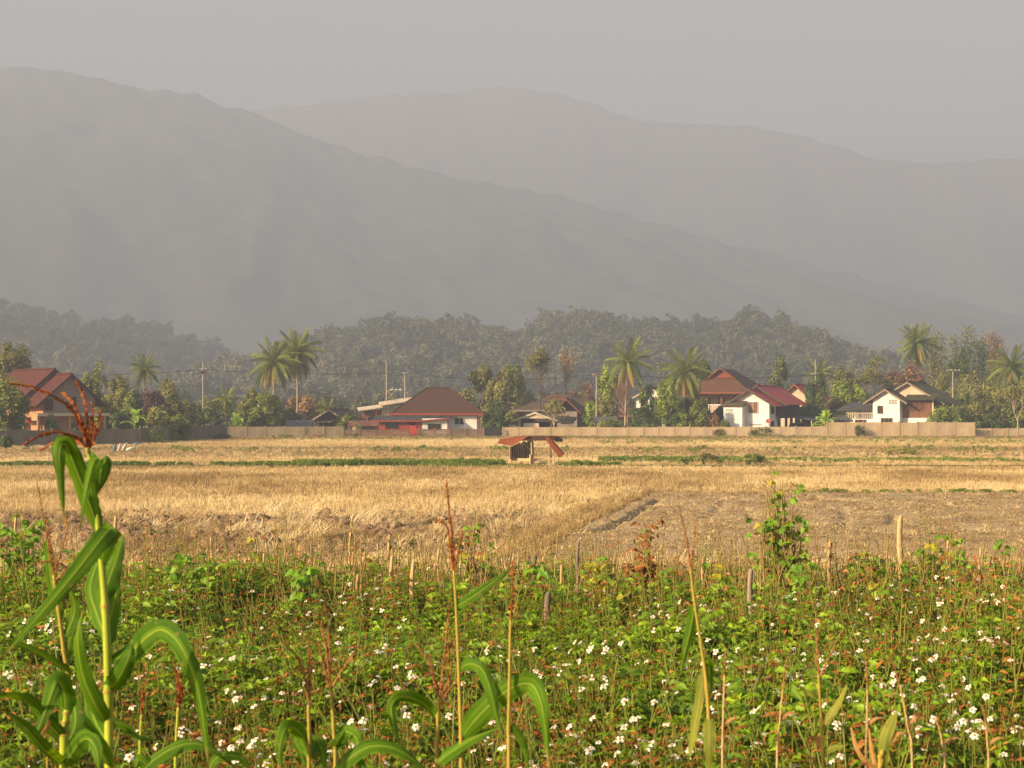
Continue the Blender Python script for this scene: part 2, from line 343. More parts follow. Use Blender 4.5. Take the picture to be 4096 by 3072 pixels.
# ------------------------------------------------------------------ village materials
MT.update(
 white=mat('white_plaster', [(.50, .47, .41), (.76, .74, .69), (.82, .81, .77)], scale=.9, rough=.8, bump=.1),
 cream=mat('cream_plaster', [(.450, .360, .252), (.558, .459, .333), (.594, .504, .378)], scale=.8, rough=.85),
 peach=mat('peach_plaster', [(.340, .177, .089), (.408, .225, .122), (.435, .252, .142)], scale=.7, rough=.85),
 grey_pl=mat('grey_plaster', [(.203, .162, .129), (.257, .209, .169), (.284, .236, .195)], scale=.8, rough=.9),
 redwall=mat('red_painted_boards', [(.208, .032, .016), (.304, .048, .024), (.336, .068, .032)], scale=1.5, rough=.7, stretch=(1, 1, 6)),
 maroon=mat('maroon_tiles', [(.049, .011, .007), (.075, .018, .011), (.086, .025, .015)], scale=2, rough=.75, bump=.5, bscale=6, stretch=(1, 1, 2)),
 brown_t=mat('brown_tiles', [(.043, .020, .012), (.066, .028, .017), (.082, .037, .023)], scale=2.2, rough=.8, bump=.5, bscale=6, stretch=(1, 1, 2)),
 orange_t=mat('orange_brown_tiles', [(.068, .032, .016), (.099, .045, .024), (.115, .056, .031)], scale=2.2, rough=.8, bump=.5, bscale=6),
 old_t=mat('weathered_tiles', [(.049, .036, .027), (.084, .059, .042), (.119, .087, .063)], scale=1.2, rough=.9, bump=.5, bscale=6),
 red_t=mat('red_tiles', [(.270, .026, .025), (.393, .039, .035), (.442, .056, .044)], scale=1.6, rough=.6, bump=.4, bscale=6),
 green_t=mat('mossy_green_tiles', [(.046, .035, .020), (.078, .072, .032), (.184, .109, .072)], scale=.9, rough=.9, bump=.5, bscale=5, stretch=(1, 3, 1)),
 fascia=mat('orange_fascia_board', [(.176, .052, .024), (.240, .072, .036)], scale=2),
 woodb=mat('brown_planks', [(.098, .041, .019), (.180, .079, .038), (.240, .112, .056)], scale=1.2, rough=.75, stretch=(5, 5, .6), rand=.35),
 woodd=mat('dark_planks', [(.035, .018, .012), (.06, .03, .02), (.085, .045, .028)], scale=1.2, rough=.8, stretch=(5, 5, .6), rand=.3),
 grey_wood=mat('grey_weathered_wood', [(.13, .10, .075), (.24, .19, .14), (.34, .28, .20)], scale=2.5, rough=.9, stretch=(3, 3, .5)),
 zinc=mat('weathered_metal_sheet', [(.075, .055, .052), (.121, .121, .116), (.198, .198, .193)], scale=1.1, rough=.6, metal=.2),
 rust=mat('rusty_metal_sheet', [(.12, .05, .03), (.22, .09, .05), (.34, .26, .22)], scale=1.0, rough=.75),
 darkroof=mat('dark_sheet_roof', [(.045, .042, .042), (.075, .07, .07), (.11, .10, .10)], scale=1.0, rough=.75),
 glass=mat('dark_window_glass', [(.012, .013, .014), (.03, .03, .03)], scale=2, rough=.12, spec=.6),
 dark=mat('dark_interior', [(.012, .010, .009), (.022, .018, .015)], scale=2, rough=.95),
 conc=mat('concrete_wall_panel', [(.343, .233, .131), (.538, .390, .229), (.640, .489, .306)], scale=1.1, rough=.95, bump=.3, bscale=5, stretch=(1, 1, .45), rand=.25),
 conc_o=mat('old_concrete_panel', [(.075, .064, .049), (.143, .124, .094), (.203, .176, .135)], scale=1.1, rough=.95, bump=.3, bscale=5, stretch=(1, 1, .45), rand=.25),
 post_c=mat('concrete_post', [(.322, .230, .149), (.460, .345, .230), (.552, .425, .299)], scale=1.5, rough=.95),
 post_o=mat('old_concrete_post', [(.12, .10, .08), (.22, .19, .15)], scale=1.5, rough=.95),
 brick=mat('old_brick', [(.11, .07, .045), (.20, .125, .08), (.29, .19, .125)], scale=.9, rough=.95, rand=.55),
 pole=mat('concrete_pole', [(.28, .24, .18), (.42, .36, .27)], scale=1.5, rough=.9),
 wire=mat('black_cable', [(.02, .02, .02), (.035, .035, .035)], scale=3, rough=.7),
 redp=mat('red_plastic', [(.36, .04, .02), (.44, .06, .03)], scale=3, rough=.45),
 blackp=mat('black_plastic', [(.02, .02, .022), (.035, .035, .04)], scale=3, rough=.5),
 satw=mat('white_dish_metal', [(.7, .7, .66), (.8, .8, .77)], scale=2, rough=.5))

def gable_wall(m, x0, x1, y0, y1, z0, ze, zr):
    xm = (x0 + x1) / 2; b = len(m.v)
    for y in (y0, y1): m.v += [(x0, y, z0), (x1, y, z0), (x1, y, ze), (xm, y, zr), (x0, y, ze)]
    m.quadf([b + i for i in (0, 1, 2, 3, 4)]); m.quadf([b + 5 + i for i in (4, 3, 2, 1, 0)])
    for i, j in ((0, 1), (1, 2), (2, 3), (3, 4), (4, 0)): m.quadf((b + j, b + i, b + 5 + i, b + 5 + j))
def gable_roof(root, name, x0, x1, y0, y1, ze, zr, matr, ov=.5, fr=.5, th=.09, verge=None):
    """ridge along y; ov eaves overhang, fr front and back overhang"""
    xm = (x0 + x1) / 2; sl = (zr - ze) / (xm - x0); zo = ze - sl * ov; ya, yb = y0 - fr, y1 + fr; up = th
    m = MB()
    m.slab([(xm, ya, zr + up), (xm, yb, zr + up), (x0 - ov, yb, zo + up), (x0 - ov, ya, zo + up)], th)
    m.slab([(xm, yb, zr + up), (xm, ya, zr + up), (x1 + ov, ya, zo + up), (x1 + ov, yb, zo + up)], th)
    r = m.build(name, matr, root)
    c = MB(); c.box(xm - .14, xm + .14, ya + .02, yb - .02, zr + up - .02, zr + up + .09); c.build('ridge_cap', matr, r)
    if verge:
        for s, xe in ((-1, x0 - ov), (1, x1 + ov)):
            v = MB(); yv = ya - .06
            p0, p1 = Vector((xm, yv, zr + up + .02)), Vector((xe, yv, zo + up + .02))
            q = [p0, p1, p1 + Vector((0, 0, -.26)), p0 + Vector((0, 0, -.26))]
            if s > 0: q = q[::-1]
            v.slab(q, .05); v.build('verge_board', verge, r)
    return r
def hip_roof(root, name, x0, x1, y0, y1, ze, zr, rx0, rx1, matr, th=.12, fascia=None):
    ym = (y0 + y1) / 2; A, B, C, D = (x0, y0, ze), (x1, y0, ze), (x1, y1, ze), (x0, y1, ze); E, G = (rx0, ym, zr), (rx1, ym, zr); m = MB()
    m.slab([A, B, G, E], th); m.slab([C, D, E, G], th); m.slab([B, C, G], th); m.slab([D, A, E], th)
    r = m.build(name, matr, root)
    for p, q in ((A, E), (B, G), (C, G), (D, E), (E, G)):
        c = MB(); c.tube([Vector(p) + Vector((0, 0, .02)), Vector(q) + Vector((0, 0, .02))], .09, 5); c.build('ridge_cap', matr, r)
    if fascia:
        f = MB(); f.box(x0 - .03, x1 + .03, y0 - .05, y0 - .01, ze - .22, ze + .02); f.box(x1 + .01, x1 + .05, y0, y1, ze - .22, ze + .02); f.box(x0 - .05, x0 - .01, y0, y1, ze - .22, ze + .02)
        f.build('fascia', fascia, r)
    return r
def corr(m, o, u, v, n, amp, th=.0, k=4):
    """corrugated sheet from corner o, n ribs across u, sloping along v"""
    o, u, v = Vector(o), Vector(u), Vector(v); nn = u.cross(v).normalized()
    if nn.z < 0: nn = -nn
    b = len(m.v); c = n * k + 1
    for i in range(c):
        h = nn * amp * math.sin(2 * math.pi * i / k)
        p = o + u * (i / (c - 1)) + h; m.v += [tuple(p), tuple(p + v), tuple(p - nn * .012), tuple(p + v - nn * .012)]
    for i in range(c - 1):
        a, d = b + 4 * i, b + 4 * i + 4
        m.quadf((a, a + 1, d + 1, d)); m.quadf((a + 2, d + 2, d + 3, a + 3)); m.quadf((a, d, d + 2, a + 2)); m.quadf((a + 1, a + 3, d + 3, d + 1))
def window(root, x, y, z, w, h, fm, pm=None, nx=2, nz=1, face='F', bar=.06, name='window', depth=.10):
    """frame with mullions proud of the wall, pane set back inside it; (x, y) on the wall plane, z sill height, x at the centre"""
    m = MB(); d = depth
    m.box(-w / 2, w / 2, -d, .05, 0, bar); m.box(-w / 2, w / 2, -d, .05, h - bar, h)
    m.box(-w / 2, -w / 2 + bar, -d, .05, bar, h - bar); m.box(w / 2 - bar, w / 2, -d, .05, bar, h - bar)
    for i in range(1, nx): q = -w / 2 + w * i / nx; m.box(q - bar * .4, q + bar * .4, -d * .8, -.012, bar, h - bar)
    for i in range(1, nz): q = h * i / nz; m.box(-w / 2 + bar, w / 2 - bar, -d * .7, -.012, q - bar * .4, q + bar * .4)
    o = m.build(name, fm, root); o.location = (x, y, z); o.rotation_euler.z = {'F': 0, 'R': math.pi / 2, 'L': -math.pi / 2}[face]
    for i in range(nx):
        p = MB(); a = -w / 2 + w * i / nx + bar * .5; p.box(a, -w / 2 + w * (i + 1) / nx - bar * .5, -.03, .04, bar * .5, h - bar * .5); p.build('pane', pm or MT['glass'], o)
    return o
def planks(root, x0, x1, z0, z1, y, m_, w=.28, face='F', name='plank'):
    """vertical boards, one by one, proud of the wall plane"""
    n = max(1, round((x1 - x0) / w)); w = (x1 - x0) / n; me = None
    for i in range(n):
        if me is None or i % 4 == 0:
            b = MB(); b.box(0, w - .02, -.04 - .012 * (i % 3), .02, 0, z1 - z0); me = b.mesh(name, m_)
        o = link(name, me, root)
        if face == 'F': o.location = (x0 + i * w, y, z0)
        else: o.location = (y, x0 + i * w, z0); o.rotation_euler.z = math.pi / 2
def boxpart(root, name, m_, *b):
    m = MB(); m.box(*b); return m.build(name, m_, root)
def vents(root, x, z, nx, nz, y, w=.18, h=.12, face='F', m_=None):
    """block of small ventilation openings"""
    for i in range(nx):
        for j in range(nz):
            m = MB(); m.box(0, w * .8, -.02, .02, 0, h * .75); o = m.build('ventilation_block', m_ or MT['grey_pl'], root); o.location = (x + i * w, y, z + j * h)
    return

# ------------------------------------------------------------------ maroon-roofed two-storey house at the left
D = 206.0; ppm = F / D
r = thing('house', 'peach two-storey house with stepped maroon roof at the left edge', 'house', (gx(174, D), D, 0), math.radians(35))
m = MB(); gable_wall(m, 0, 5.9, 0, 4.2, 3.2, 4.9, 7.45); m.build('gable_wall', MT['grey_pl'], r)
m = MB(); m.box(-.02, -.06, .02, 4.1, 3.2, 4.8); m.build('side_wall', MT['peach'], r)
gable_roof(r, 'roof', 0, 5.9, 0, 3.6, 4.95, 7.5, MT['maroon'], ov=1.15, fr=.75, verge=MT['brown_t'])
m = MB(); gable_wall(m, -.6, 6.2, 4.2, 16, 0, 5.0, 7.9); m.build('rear_wall', MT['peach'], r)
gable_roof(r, 'roof', -.6, 6.2, 4.3, 16, 5.15, 8.1, MT['maroon'], ov=1.2, fr=.5, verge=MT['brown_t'])
boxpart(r, 'canopy_slab', MT['peach'], -1.1, 7.0, -1.2, 4.0, 3.02, 3.2)
boxpart(r, 'canopy_edge', MT['cream'], -1.15, 7.1, -1.26, -1.21, 2.98, 3.3); boxpart(r, 'parapet', MT['peach'], -1.16, -1.11, -1.2, 4.0, 2.5, 3.35)
boxpart(r, 'lower_wall', MT['peach'], .1, 5.8, .1, 4.0, 0, 3.02)
for x in (-.9, 2.6, 6.6): boxpart(r, 'pillar', MT['peach'], x - .13, x + .13, -1.0, -.74, 0, 3.0)
window(r, 3.3, 0, 3.75, .95, 1.35, MT['grey_pl'], MT['dark'], 1, 1); window(r, .55, 0, 3.55, 1.0, 1.3, MT['woodb'], MT['woodd'], 2, 1)
window(r, -.06, 2.6, 3.4, 1.1, 1.2, MT['peach'], MT['redwall'], 2, 1, 'L'); window(r, 3.6, .1, .9, 1.6, 1.3, MT['woodb'], None, 3, 1)
window(r, -.06 - .55, 7.0, 3.3, 1.4, 1.2, MT['woodb'], None, 2, 1, 'L')
m = MB(); m.box(-1.5, -1.2, .5, 1.3, 2.2, 2.7); m.box(-1.45, -1.22, .6, 1.2, 2.7, 2.9); m.build('air_conditioner', MT['redp'], r)

# ------------------------------------------------------------------ pale house half hidden by trees
D = 262.0
r = thing('house', 'small white house almost hidden behind the trees with a purplish brown tree', 'house', (gx(462, D), D, 0), math.radians(-12))
m = MB(); gable_wall(m, 0, 5.0, 0, 6, 0, 3.6, 5.0); m.build('wall', MT['white'], r); gable_roof(r, 'roof', 0, 5.0, 0, 6, 3.6, 5.0, MT['old_t'], verge=MT['grey_wood'])
window(r, 1.6, 0, 1.6, .9, 1.1, MT['woodb']); window(r, 3.6, 0, 1.6, .9, 1.1, MT['woodb'])

# ------------------------------------------------------------------ sheds behind the pinkish wall
def shed(label, px0, px1, pyt, pye, D, m_roof, depth=4.0, m_wall=None, rz=0, ribs=18, back=.6, name='shed'):
    w = (px1 - px0) / F * D; zt, ze = zz(pyt, D), zz(pye, D)
    r = thing(name, label, 'shed', (gx(px0, D), D, 0), math.radians(rz))
    m = MB(); corr(m, (-.1, -.5, ze), (w + .2, 0, 0), (0, depth + .6, zt - ze), ribs, .035); m.build('roof', m_roof, r)
    for x in (.1, w * .5, w - .1): m = MB(); m.tube([(x, 0, 0), (x, 0, ze + .02)], .07, 6); m.build('post', MT['grey_wood'], r)
    for x in (.1, w - .1): m = MB(); m.tube([(x, depth - .3, 0), (x, depth - .3, zt - .15)], .07, 6); m.build('post', MT['grey_wood'], r)
    boxpart(r, 'back_wall', m_wall or MT['woodd'], .05, w - .05, depth - .2, depth - .1, 0, zt - .25)
    boxpart(r, 'beam', MT['grey_wood'], -.05, w + .05, -.04, .04, ze - .12, ze - .03)
    return r
shed('grey metal-roofed shed with pale streaks behind the pinkish wall below the coconut palms', 1110, 1180, 1652, 1690, 262, MT['zinc'], 5.0)
shed('low lean-to with silvery corrugated sheets resting on the pinkish wall', 1140, 1245, 1682, 1708, 254, MT['zinc'], 3.2)
shed('long low dark roof behind the pinkish wall, left of the banana plant', 790, 900, 1672, 1704, 250, MT['darkroof'], 4.0)
shed('rusty red and grey corrugated shelter left of the red-walled house', 1392, 1508, 1683, 1704, 257, MT['rust'], 2.6, MT['cream'])
D = 268.0
r = thing('open_shed', 'dark open shed with a small gable roof behind the low brick wall', 'shed', (gx(1272, D), D, 0), math.radians(-22))
gable_roof(r, 'roof', 0, 4.0, 0, 5, 2.3, 3.4, MT['old_t'], ov=.9, fr=.6, verge=MT['grey_wood'])
for x in (0, 4.0):
    for y in (0, 5): m = MB(); m.tube([(x, y, 0), (x, y, 2.35)], .08, 6); m.build('post', MT['cream'], r)
boxpart(r, 'back_wall', MT['dark'], .1, 3.9, 4.6, 4.7, 0, 2.3); boxpart(r, 'side_wall', MT['woodd'], -.05, .05, .4, 4.6, 0, 1.6)

# ------------------------------------------------------------------ long pale-roofed house behind, with poles in front
D = 288.0
r = thing('long_house', 'long house with pale slanting roof edges behind the two tall poles', 'house', (gx(1440, D), D, 0), math.radians(6))
boxpart(r, 'wall', MT['woodb'], .6, 6.6, 0, 5, 0, 3.2); boxpart(r, 'annex_wall', MT['cream'], 3.2, 7.4, -.4, 4, 0, 3.6)
m = MB(); m.slab([(-.3, -1.2, 3.25), (7.6, -1.2, 4.35), (7.6, 5.5, 4.75), (-.3, 5.5, 3.65)], .14); m.build('roof', MT['cream'], r)
m = MB(); m.slab([(3.0, -1.6, 4.1), (8.2, -1.6, 4.9), (8.2, 5.5, 5.3), (3.0, 5.5, 4.5)], .22); m.build('upper_roof', MT['cream'], r)
for x in (.4, 2.4, 4.4, 6.2): boxpart(r, 'pillar', MT['redwall'], x - .08, x + .08, -1.0, -.84, 0, 3.3)
window(r, 1.7, 0, 1.2, 1.1, 1.1, MT['grey_wood']); window(r, 5.4, -.4, 1.5, 1.2, 1.1, MT['grey_wood'])

# ------------------------------------------------------------------ central hip-roofed house with red front
D = 258.0; ppm = F / D; x0p = 1520.0
u = lambda p: (p - x0p) / ppm
r = thing('house', 'low house with brown hipped roof, red front wall and grey corrugated lean-to', 'house', (gx(x0p, D), D, 0), 0)
boxpart(r, 'wall', MT['white'], u(1600), u(1909), .05, 7.5, 0, 2.85)
hip_roof(r, 'roof', u(1562), u(1934), -.5, 8.4, zz(1654, D), zz(1559, D) + .28, u(1702), u(1795), MT['brown_t'], fascia=MT['redwall'])
boxpart(r, 'front_wall', MT['white'], u(1692), u(1791), -1.9, .04, 0, 2.30); boxpart(r, 'red_wall', MT['redwall'], u(1520), u(1691.6), -1.85, .0, 0, 2.02)
m = MB(); corr(m, (u(1490), -2.35, zz(1683, D) - .02), (u(1690) - u(1490), 0, 0.0), (.6, 2.0, .78), 17, .07); m.build('lean_to_roof', MT['zinc'], r)
m = MB(); corr(m, (u(1690), -2.35, zz(1683, D) - .02), (u(1800) - u(1690), 0, .32), (.6, 2.0, .46), 10, .07); m.build('lean_to_roof', MT['zinc'], r)
m = MB(); m.slab([(u(1490), -2.42, 1.86), (u(1690), -2.42, 1.86), (u(1690), -2.42, 2.04), (u(1490), -2.42, 2.04)], .05); m.slab([(u(1690), -2.42, 1.86), (u(1800), -2.42, 2.19), (u(1800), -2.42, 2.36), (u(1690), -2.42, 2.04)], .05)
m.build('eaves_board', MT['redwall'], r)
window(r, u(1570), -1.85, .95, 1.7, .95, MT['woodd'], MT['glass'], 4, 2); window(r, u(1652), -1.85, .95, 1.2, .95, MT['redwall'], MT['dark'], 1, 1)
window(r, u(1739), -1.9, .72, 1.7, .88, MT['woodd'], MT['glass'], 3, 1); window(r, u(1837), .05, 1.42, 1.3, 1.0, MT['white'], MT['dark'], 2, 1)
for p in (1793, 1910): boxpart(r, 'corner_board', MT['fascia'], u(p) - .09, u(p) + .09, -.03 if p > 1800 else -1.95, .04 if p > 1800 else -1.9, 0, 2.75 if p > 1800 else 2.3)
m = MB(); m.box(u(1641), u(1667), -2.6, -2.55, .2, 1.35); m.box(u(1639), u(1642), -2.62, -2.5, 0, 1.5); m.box(u(1666), u(1669), -2.62, -2.5, 0, 1.5); m.build('porch_screen', MT['redp'], r)

# ------------------------------------------------------------------ weathered brown-roofed house mid right
D = 284.0; ppm = F / D
r = thing('house', 'house with weathered brown roofs and orange ridge behind the white gabled shed', 'house', (gx(2095, D), D, 0), math.radians(-8))
boxpart(r, 'wall', MT['grey_pl'], 0, 11.0, 0, 7, 0, 3.1)
hip_roof(r, 'roof', -1.5, 12.4, -.9, 8.0, 3.3, 5.75, 3.6, 7.2, MT['old_t'], fascia=MT['grey_wood'])
boxpart(r, 'front_wing', MT['grey_pl'], 5.0, 8.2, -2.2, -.02, 0, 3.1)
gable_roof(r, 'front_roof', 4.9, 8.3, -2.2, 2.5, 3.3, 4.9, MT['old_t'], ov=.5, fr=.4, verge=MT['fascia'])
m = MB(); m.slab([(3.4, -.2, 5.1), (7.0, -.6, 4.75), (7.0, .2, 5.05), (3.4, .6, 5.4)], .1); m.build('orange_ridge_strip', MT['fascia'], r)
for x in (1.5, 3.4, 6.4, 9.4): window(r, x, -2.2 if x == 6.4 else 0, 1.3, 1.2, 1.2, MT['woodd'], MT['dark'], 2, 1)
boxpart(r, 'porch_post', MT['woodd'], 10.2, 10.35, -.8, -.65, 0, 3.2)

D = 261.0
r = thing('gabled_shed', 'low open shed with a white triangular gable above the cream wall', 'shed', (gx(2062, D), D, 0), math.radians(-8))
m = MB(); gable_wall(m, .4, 5.0, 0, .12, 2.25, 2.3, 3.05); m.build('gable', MT['cream'], r)
gable_roof(r, 'roof', .4, 5.0, .1, 5, 2.2, 3.05, MT['darkroof'], ov=1.0, fr=.25, verge=MT['cream'])
for x in (.2, 2.6, 5.2): m = MB(); m.tube([(x, .2, 0), (x, .2, 2.4)], .09, 6); m.build('post', MT['woodd'], r)
boxpart(r, 'back_wall', MT['dark'], .2, 5.2, 4.2, 4.4, 0, 2.3)
boxpart(r, 'counter', MT['cream'], 1.2, 3.3, -.6, -.1, 0, 1.62); boxpart(r, 'low_bench', MT['white'], -.9, .2, -.7, -.3, 0, 1.38)
m = MB(); corr(m, (2.8, -1.0, 1.9), (5.2, 0, -.35), (.4, 3.0, .9), 20, .03); m.build('lean_to_roof', MT['old_t'], r)
for x in (5.0, 7.6): m = MB(); m.tube([(x, -.8, 0), (x, -.8, 1.65)], .06, 6); m.build('post', MT['grey_wood'], r)
shed('small shed with bluish grey and rust tin roof beside the leafless tree', 2380, 2470, 1668, 1690, 262, MT['zinc'], 3.0, MT['cream'])
shed('brown tin-roofed shed behind the leafless tree', 2440, 2570, 1632, 1668, 276, MT['rust'], 4.0, MT['woodd'])

# ------------------------------------------------------------------ tall white house behind the palms
D = 300.0
r = thing('house', 'tall narrow white house seen between two coconut palms', 'house', (gx(2545, D), D, 0), math.radians(-14))
boxpart(r, 'wall', MT['white'], 0, 4.6, 0, 6, 0, 5.4); gable_roof(r, 'roof', 0, 4.6, 0, 6, 5.4, 6.7, MT['brown_t'], verge=MT['cream'])
m = MB(); gable_wall(m, .02, 4.58, .02, 5.98, 5.4, 5.41, 6.65); m.build('gable', MT['white'], r)
for z in (1.2, 3.8):
    for x in (1.2, 3.4): window(r, x, 0, z, 1.0, 1.2, MT['woodb'])
for i in range(7): boxpart(r, 'louvre', MT['cream'], .3, 2.6, -.09, -.01, 2.3 + i * .16, 2.39 + i * .16)

# ------------------------------------------------------------------ big orange-brown gablet-roofed house
D = 288.0; ppm = F / D
r = thing('house', 'large house with orange brown hipped gablet roof behind the bright red roof', 'house', (gx(2745, D), D, 0), math.radians(-24))
boxpart(r, 'wall', MT['peach'], 1.2, 9.6, 2.0, 9, 0, 6.0); boxpart(r, 'balcony_floor', MT['white'], .6, 9.6, 0, 2.0, 2.85, 3.1)
for x in (.9, 3.2, 5.5, 7.6, 9.3): boxpart(r, 'column', MT['fascia'], x - .14, x + .14, .1, .38, 3.1, 6.0); boxpart(r, 'lower_column', MT['white'], x - .14, x + .14, .1, .38, 0, 2.85)
for i in range(24): m = MB(); m.tube([(1.1 + i * .34, .2, 3.1), (1.1 + i * .34, .2, 3.6), (1.1 + i * .34, .2, 4.0)], [.05, .09, .05], 6); m.build('baluster', MT['white'], r)
boxpart(r, 'handrail', MT['white'], .9, 9.3, .1, .32, 4.0, 4.14)
ze, zr, zg = 6.0, 9.5, 8.1; W, Lh = 10.6, 11.0; x0, x1, y0, y1 = -.3, W - .3, -.9, Lh
xm = (x0 + x1) / 2; tg = (zg - ze) / (zr - ze); gy = y0 + 2.6
m = MB()
gl, gr = x0 + (xm - x0) * tg, x1 - (x1 - xm) * tg
m.slab([(x0, y0, ze), (x1, y0, ze), (gr, gy, zg), (gl, gy, zg)], .12); m.build('front_roof', MT['orange_t'], r)
m = MB(); m.slab([(x1, y0, ze), (x1, y1, ze), (xm, y1 - 3.4, zr), (xm, gy - .5, zr), (gr, gy - .1, zg)], .12); m.build('side_roof', MT['brown_t'], r)
m = MB(); m.slab([(x0, y1, ze), (x0, y0, ze), (gl, gy - .1, zg), (xm, gy - .5, zr), (xm, y1 - 3.4, zr)], .12); m.build('side_roof', MT['orange_t'], r)
m = MB(); m.slab([(x1, y1, ze), (x0, y1, ze), (xm, y1 - 3.4, zr)], .12); m.build('back_roof', MT['brown_t'], r)
m = MB(); m.slab([(gl, gy, zg - .1), (gr, gy, zg - .1), (xm, gy, zr - .15)], .15); m.build('gablet', MT['fascia'], r)
for a in (gl, gr): m = MB(); m.tube([(a + (a - xm) * .1, gy - .5, zg - .14), (xm, gy - .55, zr)], .11, 5); m.build('verge_board', MT['fascia'], r)
boxpart(r, 'fascia', MT['fascia'], x0, x1, y0 - .08, y0 - .02, ze - .28, ze + .02)
for x in (2.6, 5.0, 7.4): window(r, x, 2.0, 3.2, 1.2, 2.0, MT['woodb'], MT['woodb'] if x > 6 else None, 2, 1)

# ------------------------------------------------------------------ white house with bright red roof
D = 259.0; ppm = F / D
r = thing('house', 'white gabled house with bright red tiled roof and outdoor toilet block', 'house', (gx(2925, D), D, 0), math.radians(-27))
m = MB(); gable_wall(m, 0, 5.4, 0, 2.6, 0, 4.5, 6.05); m.build('gable_wall', MT['white'], r)
gable_roof(r, 'roof', 0, 5.4, 0, 2.3, 4.52, 6.1, MT['red_t'], ov=1.1, fr=.7, verge=MT['old_t'])
m = MB(); gable_wall(m, -.4, 5.8, 2.7, 11.5, 2.6, 4.75, 6.6); m.build('upper_wall', MT['woodd'], r)
gable_roof(r, 'roof', -.4, 5.8, 2.9, 11.2, 4.78, 6.65, MT['red_t'], ov=1.2, fr=.5, verge=MT['old_t'])
planks(r, 2.75, 11.4, 2.3, 4.7, 5.81, MT['woodd'], .36, 'R')
boxpart(r, 'lower_wall', MT['white'], .2, 5.3, 2.61, 5.0, 0, 2.58); 
for y in (7.0, 9.2, 11.3): boxpart(r, 'column', MT['grey_pl'], 5.2, 5.5, y, y + .3, 0, 2.6); boxpart(r, 'column', MT['grey_pl'], -.1, .2, y, y + .3, 0, 2.6)
m = MB(); m.slab([(-1.6, .2, 4.1), (-3.6, .2, 2.5), (-3.6, 6, 2.5), (-1.6, 6, 4.1)][::-1], .1); m.build('side_canopy', MT['darkroof'], r)
boxpart(r, 'dark_room', MT['dark'], -3.2, -.05, 3.0, 6, 0, 2.6)
boxpart(r, 'toilet_block', MT['white'], -.55, 2.1, -1.5, -.02, 1.0, 3.95); boxpart(r, 'toilet_base', MT['grey_pl'], -.3, 1.9, -1.2, -.02, 0, 1.0)
boxpart(r, 'toilet_leg', MT['white'], -.55, -.3, -1.5, -1.25, 0, 1.0); boxpart(r, 'toilet_leg', MT['white'], 1.85, 2.1, -1.5, -1.25, 0, 1.0)
m = MB(); m.slab([(-.75, -1.8, 3.98), (2.3, -1.8, 3.98), (2.3, .0, 4.65), (-.75, .0, 4.65)], .08); m.build('toilet_roof', MT['old_t'], r)
vents(r, -.2, 3.3, 6, 2, -1.5); vents(r, 2.6, 1.35, 10, 2, 0.0)
window(r, 3.15, 0, 2.95, 1.45, 1.6, MT['white'], MT['woodb'], 2, 1); window(r, 5.41, 1.2, 2.9, 1.0, 1.3, MT['woodd'], None, 2, 1, 'R')
window(r, 5.41, 1.2, .4, 1.0, 1.5, MT['woodd'], MT['dark'], 1, 1, 'R', name='door'); window(r, 5.31, 4.1, .1, .95, 2.0, MT['woodd'], MT['dark'], 1, 2, 'R', name='door')
# carport roof on the right side of that house
m = MB(); corr(m, (5.9, 4.2, 2.55), (0, 7.2, .1), (4.2, 0, -.55), 20, .04); m.build('carport_roof', MT['darkroof'], r)
for y in (4.4, 7.8, 11.2): m = MB(); m.tube([(9.9, y, 0), (9.9, y, 2.05)], .07, 6); m.build('carport_post', MT['cream'], r)
sd = thing('satellite_dish', 'orange red satellite dish on the side of the red-roofed white house', 'satellite dish', (gx(3073, 255.2), 255.2, 0))
m = MB(); c = Vector((0, 0, 1.95)); ax = Vector((-.3, -.85, .42)).normalized(); sx_ = ax.cross(Vector((0, 0, 1))).normalized(); sz_ = sx_.cross(ax)
rings = [(0, -.07), (.13, -.055), (.23, -.025), (.32, .015)]; b0 = len(m.v); m.v.append(tuple(c + ax * -.07))
for rr, dd in rings[1:]:
    for k in range(14): w = 2 * math.pi * k / 14; m.v.append(tuple(c + ax * dd + (sx_ * math.cos(w) + sz_ * math.sin(w)) * rr))
for k in range(14):
    k2 = (k + 1) % 14; m.quadf((0, 1 + k, 1 + k2))
    for q in (0, 1): m.quadf((1 + q * 14 + k, 15 + q * 14 + k, 15 + q * 14 + k2, 1 + q * 14 + k2))
m.build('dish', MT['redp'], sd); m = MB(); m.tube([(0, .1, 0), (0, .1, 1.8), tuple(c - ax * .065)], .03, 6); m.build('mast', MT['grey_pl'], sd)
m = MB(); m.tube([tuple(c - sz_ * .3), tuple(c + ax * .24 - sz_ * .05)], .02, 5); m.build('feed_arm', MT['grey_pl'], sd)

D = 281.0
r = thing('house', 'house with plain red roof and orange verge behind the bright red roof', 'house', (gx(3110, D), D, 0), math.radians(-27))
m = MB(); gable_wall(m, 0, 5.6, 0, 9, 0, 4.6, 6.9); m.build('wall', MT['cream'], r); gable_roof(r, 'roof', 0, 5.6, 0, 9, 4.65, 7.0, MT['red_t'], ov=1.3, fr=.6, verge=MT['fascia'])
window(r, 1.8, 0, 2.6, 1.0, 1.2, MT['woodb']); window(r, 3.8, 0, 2.6, 1.0, 1.2, MT['woodb'])

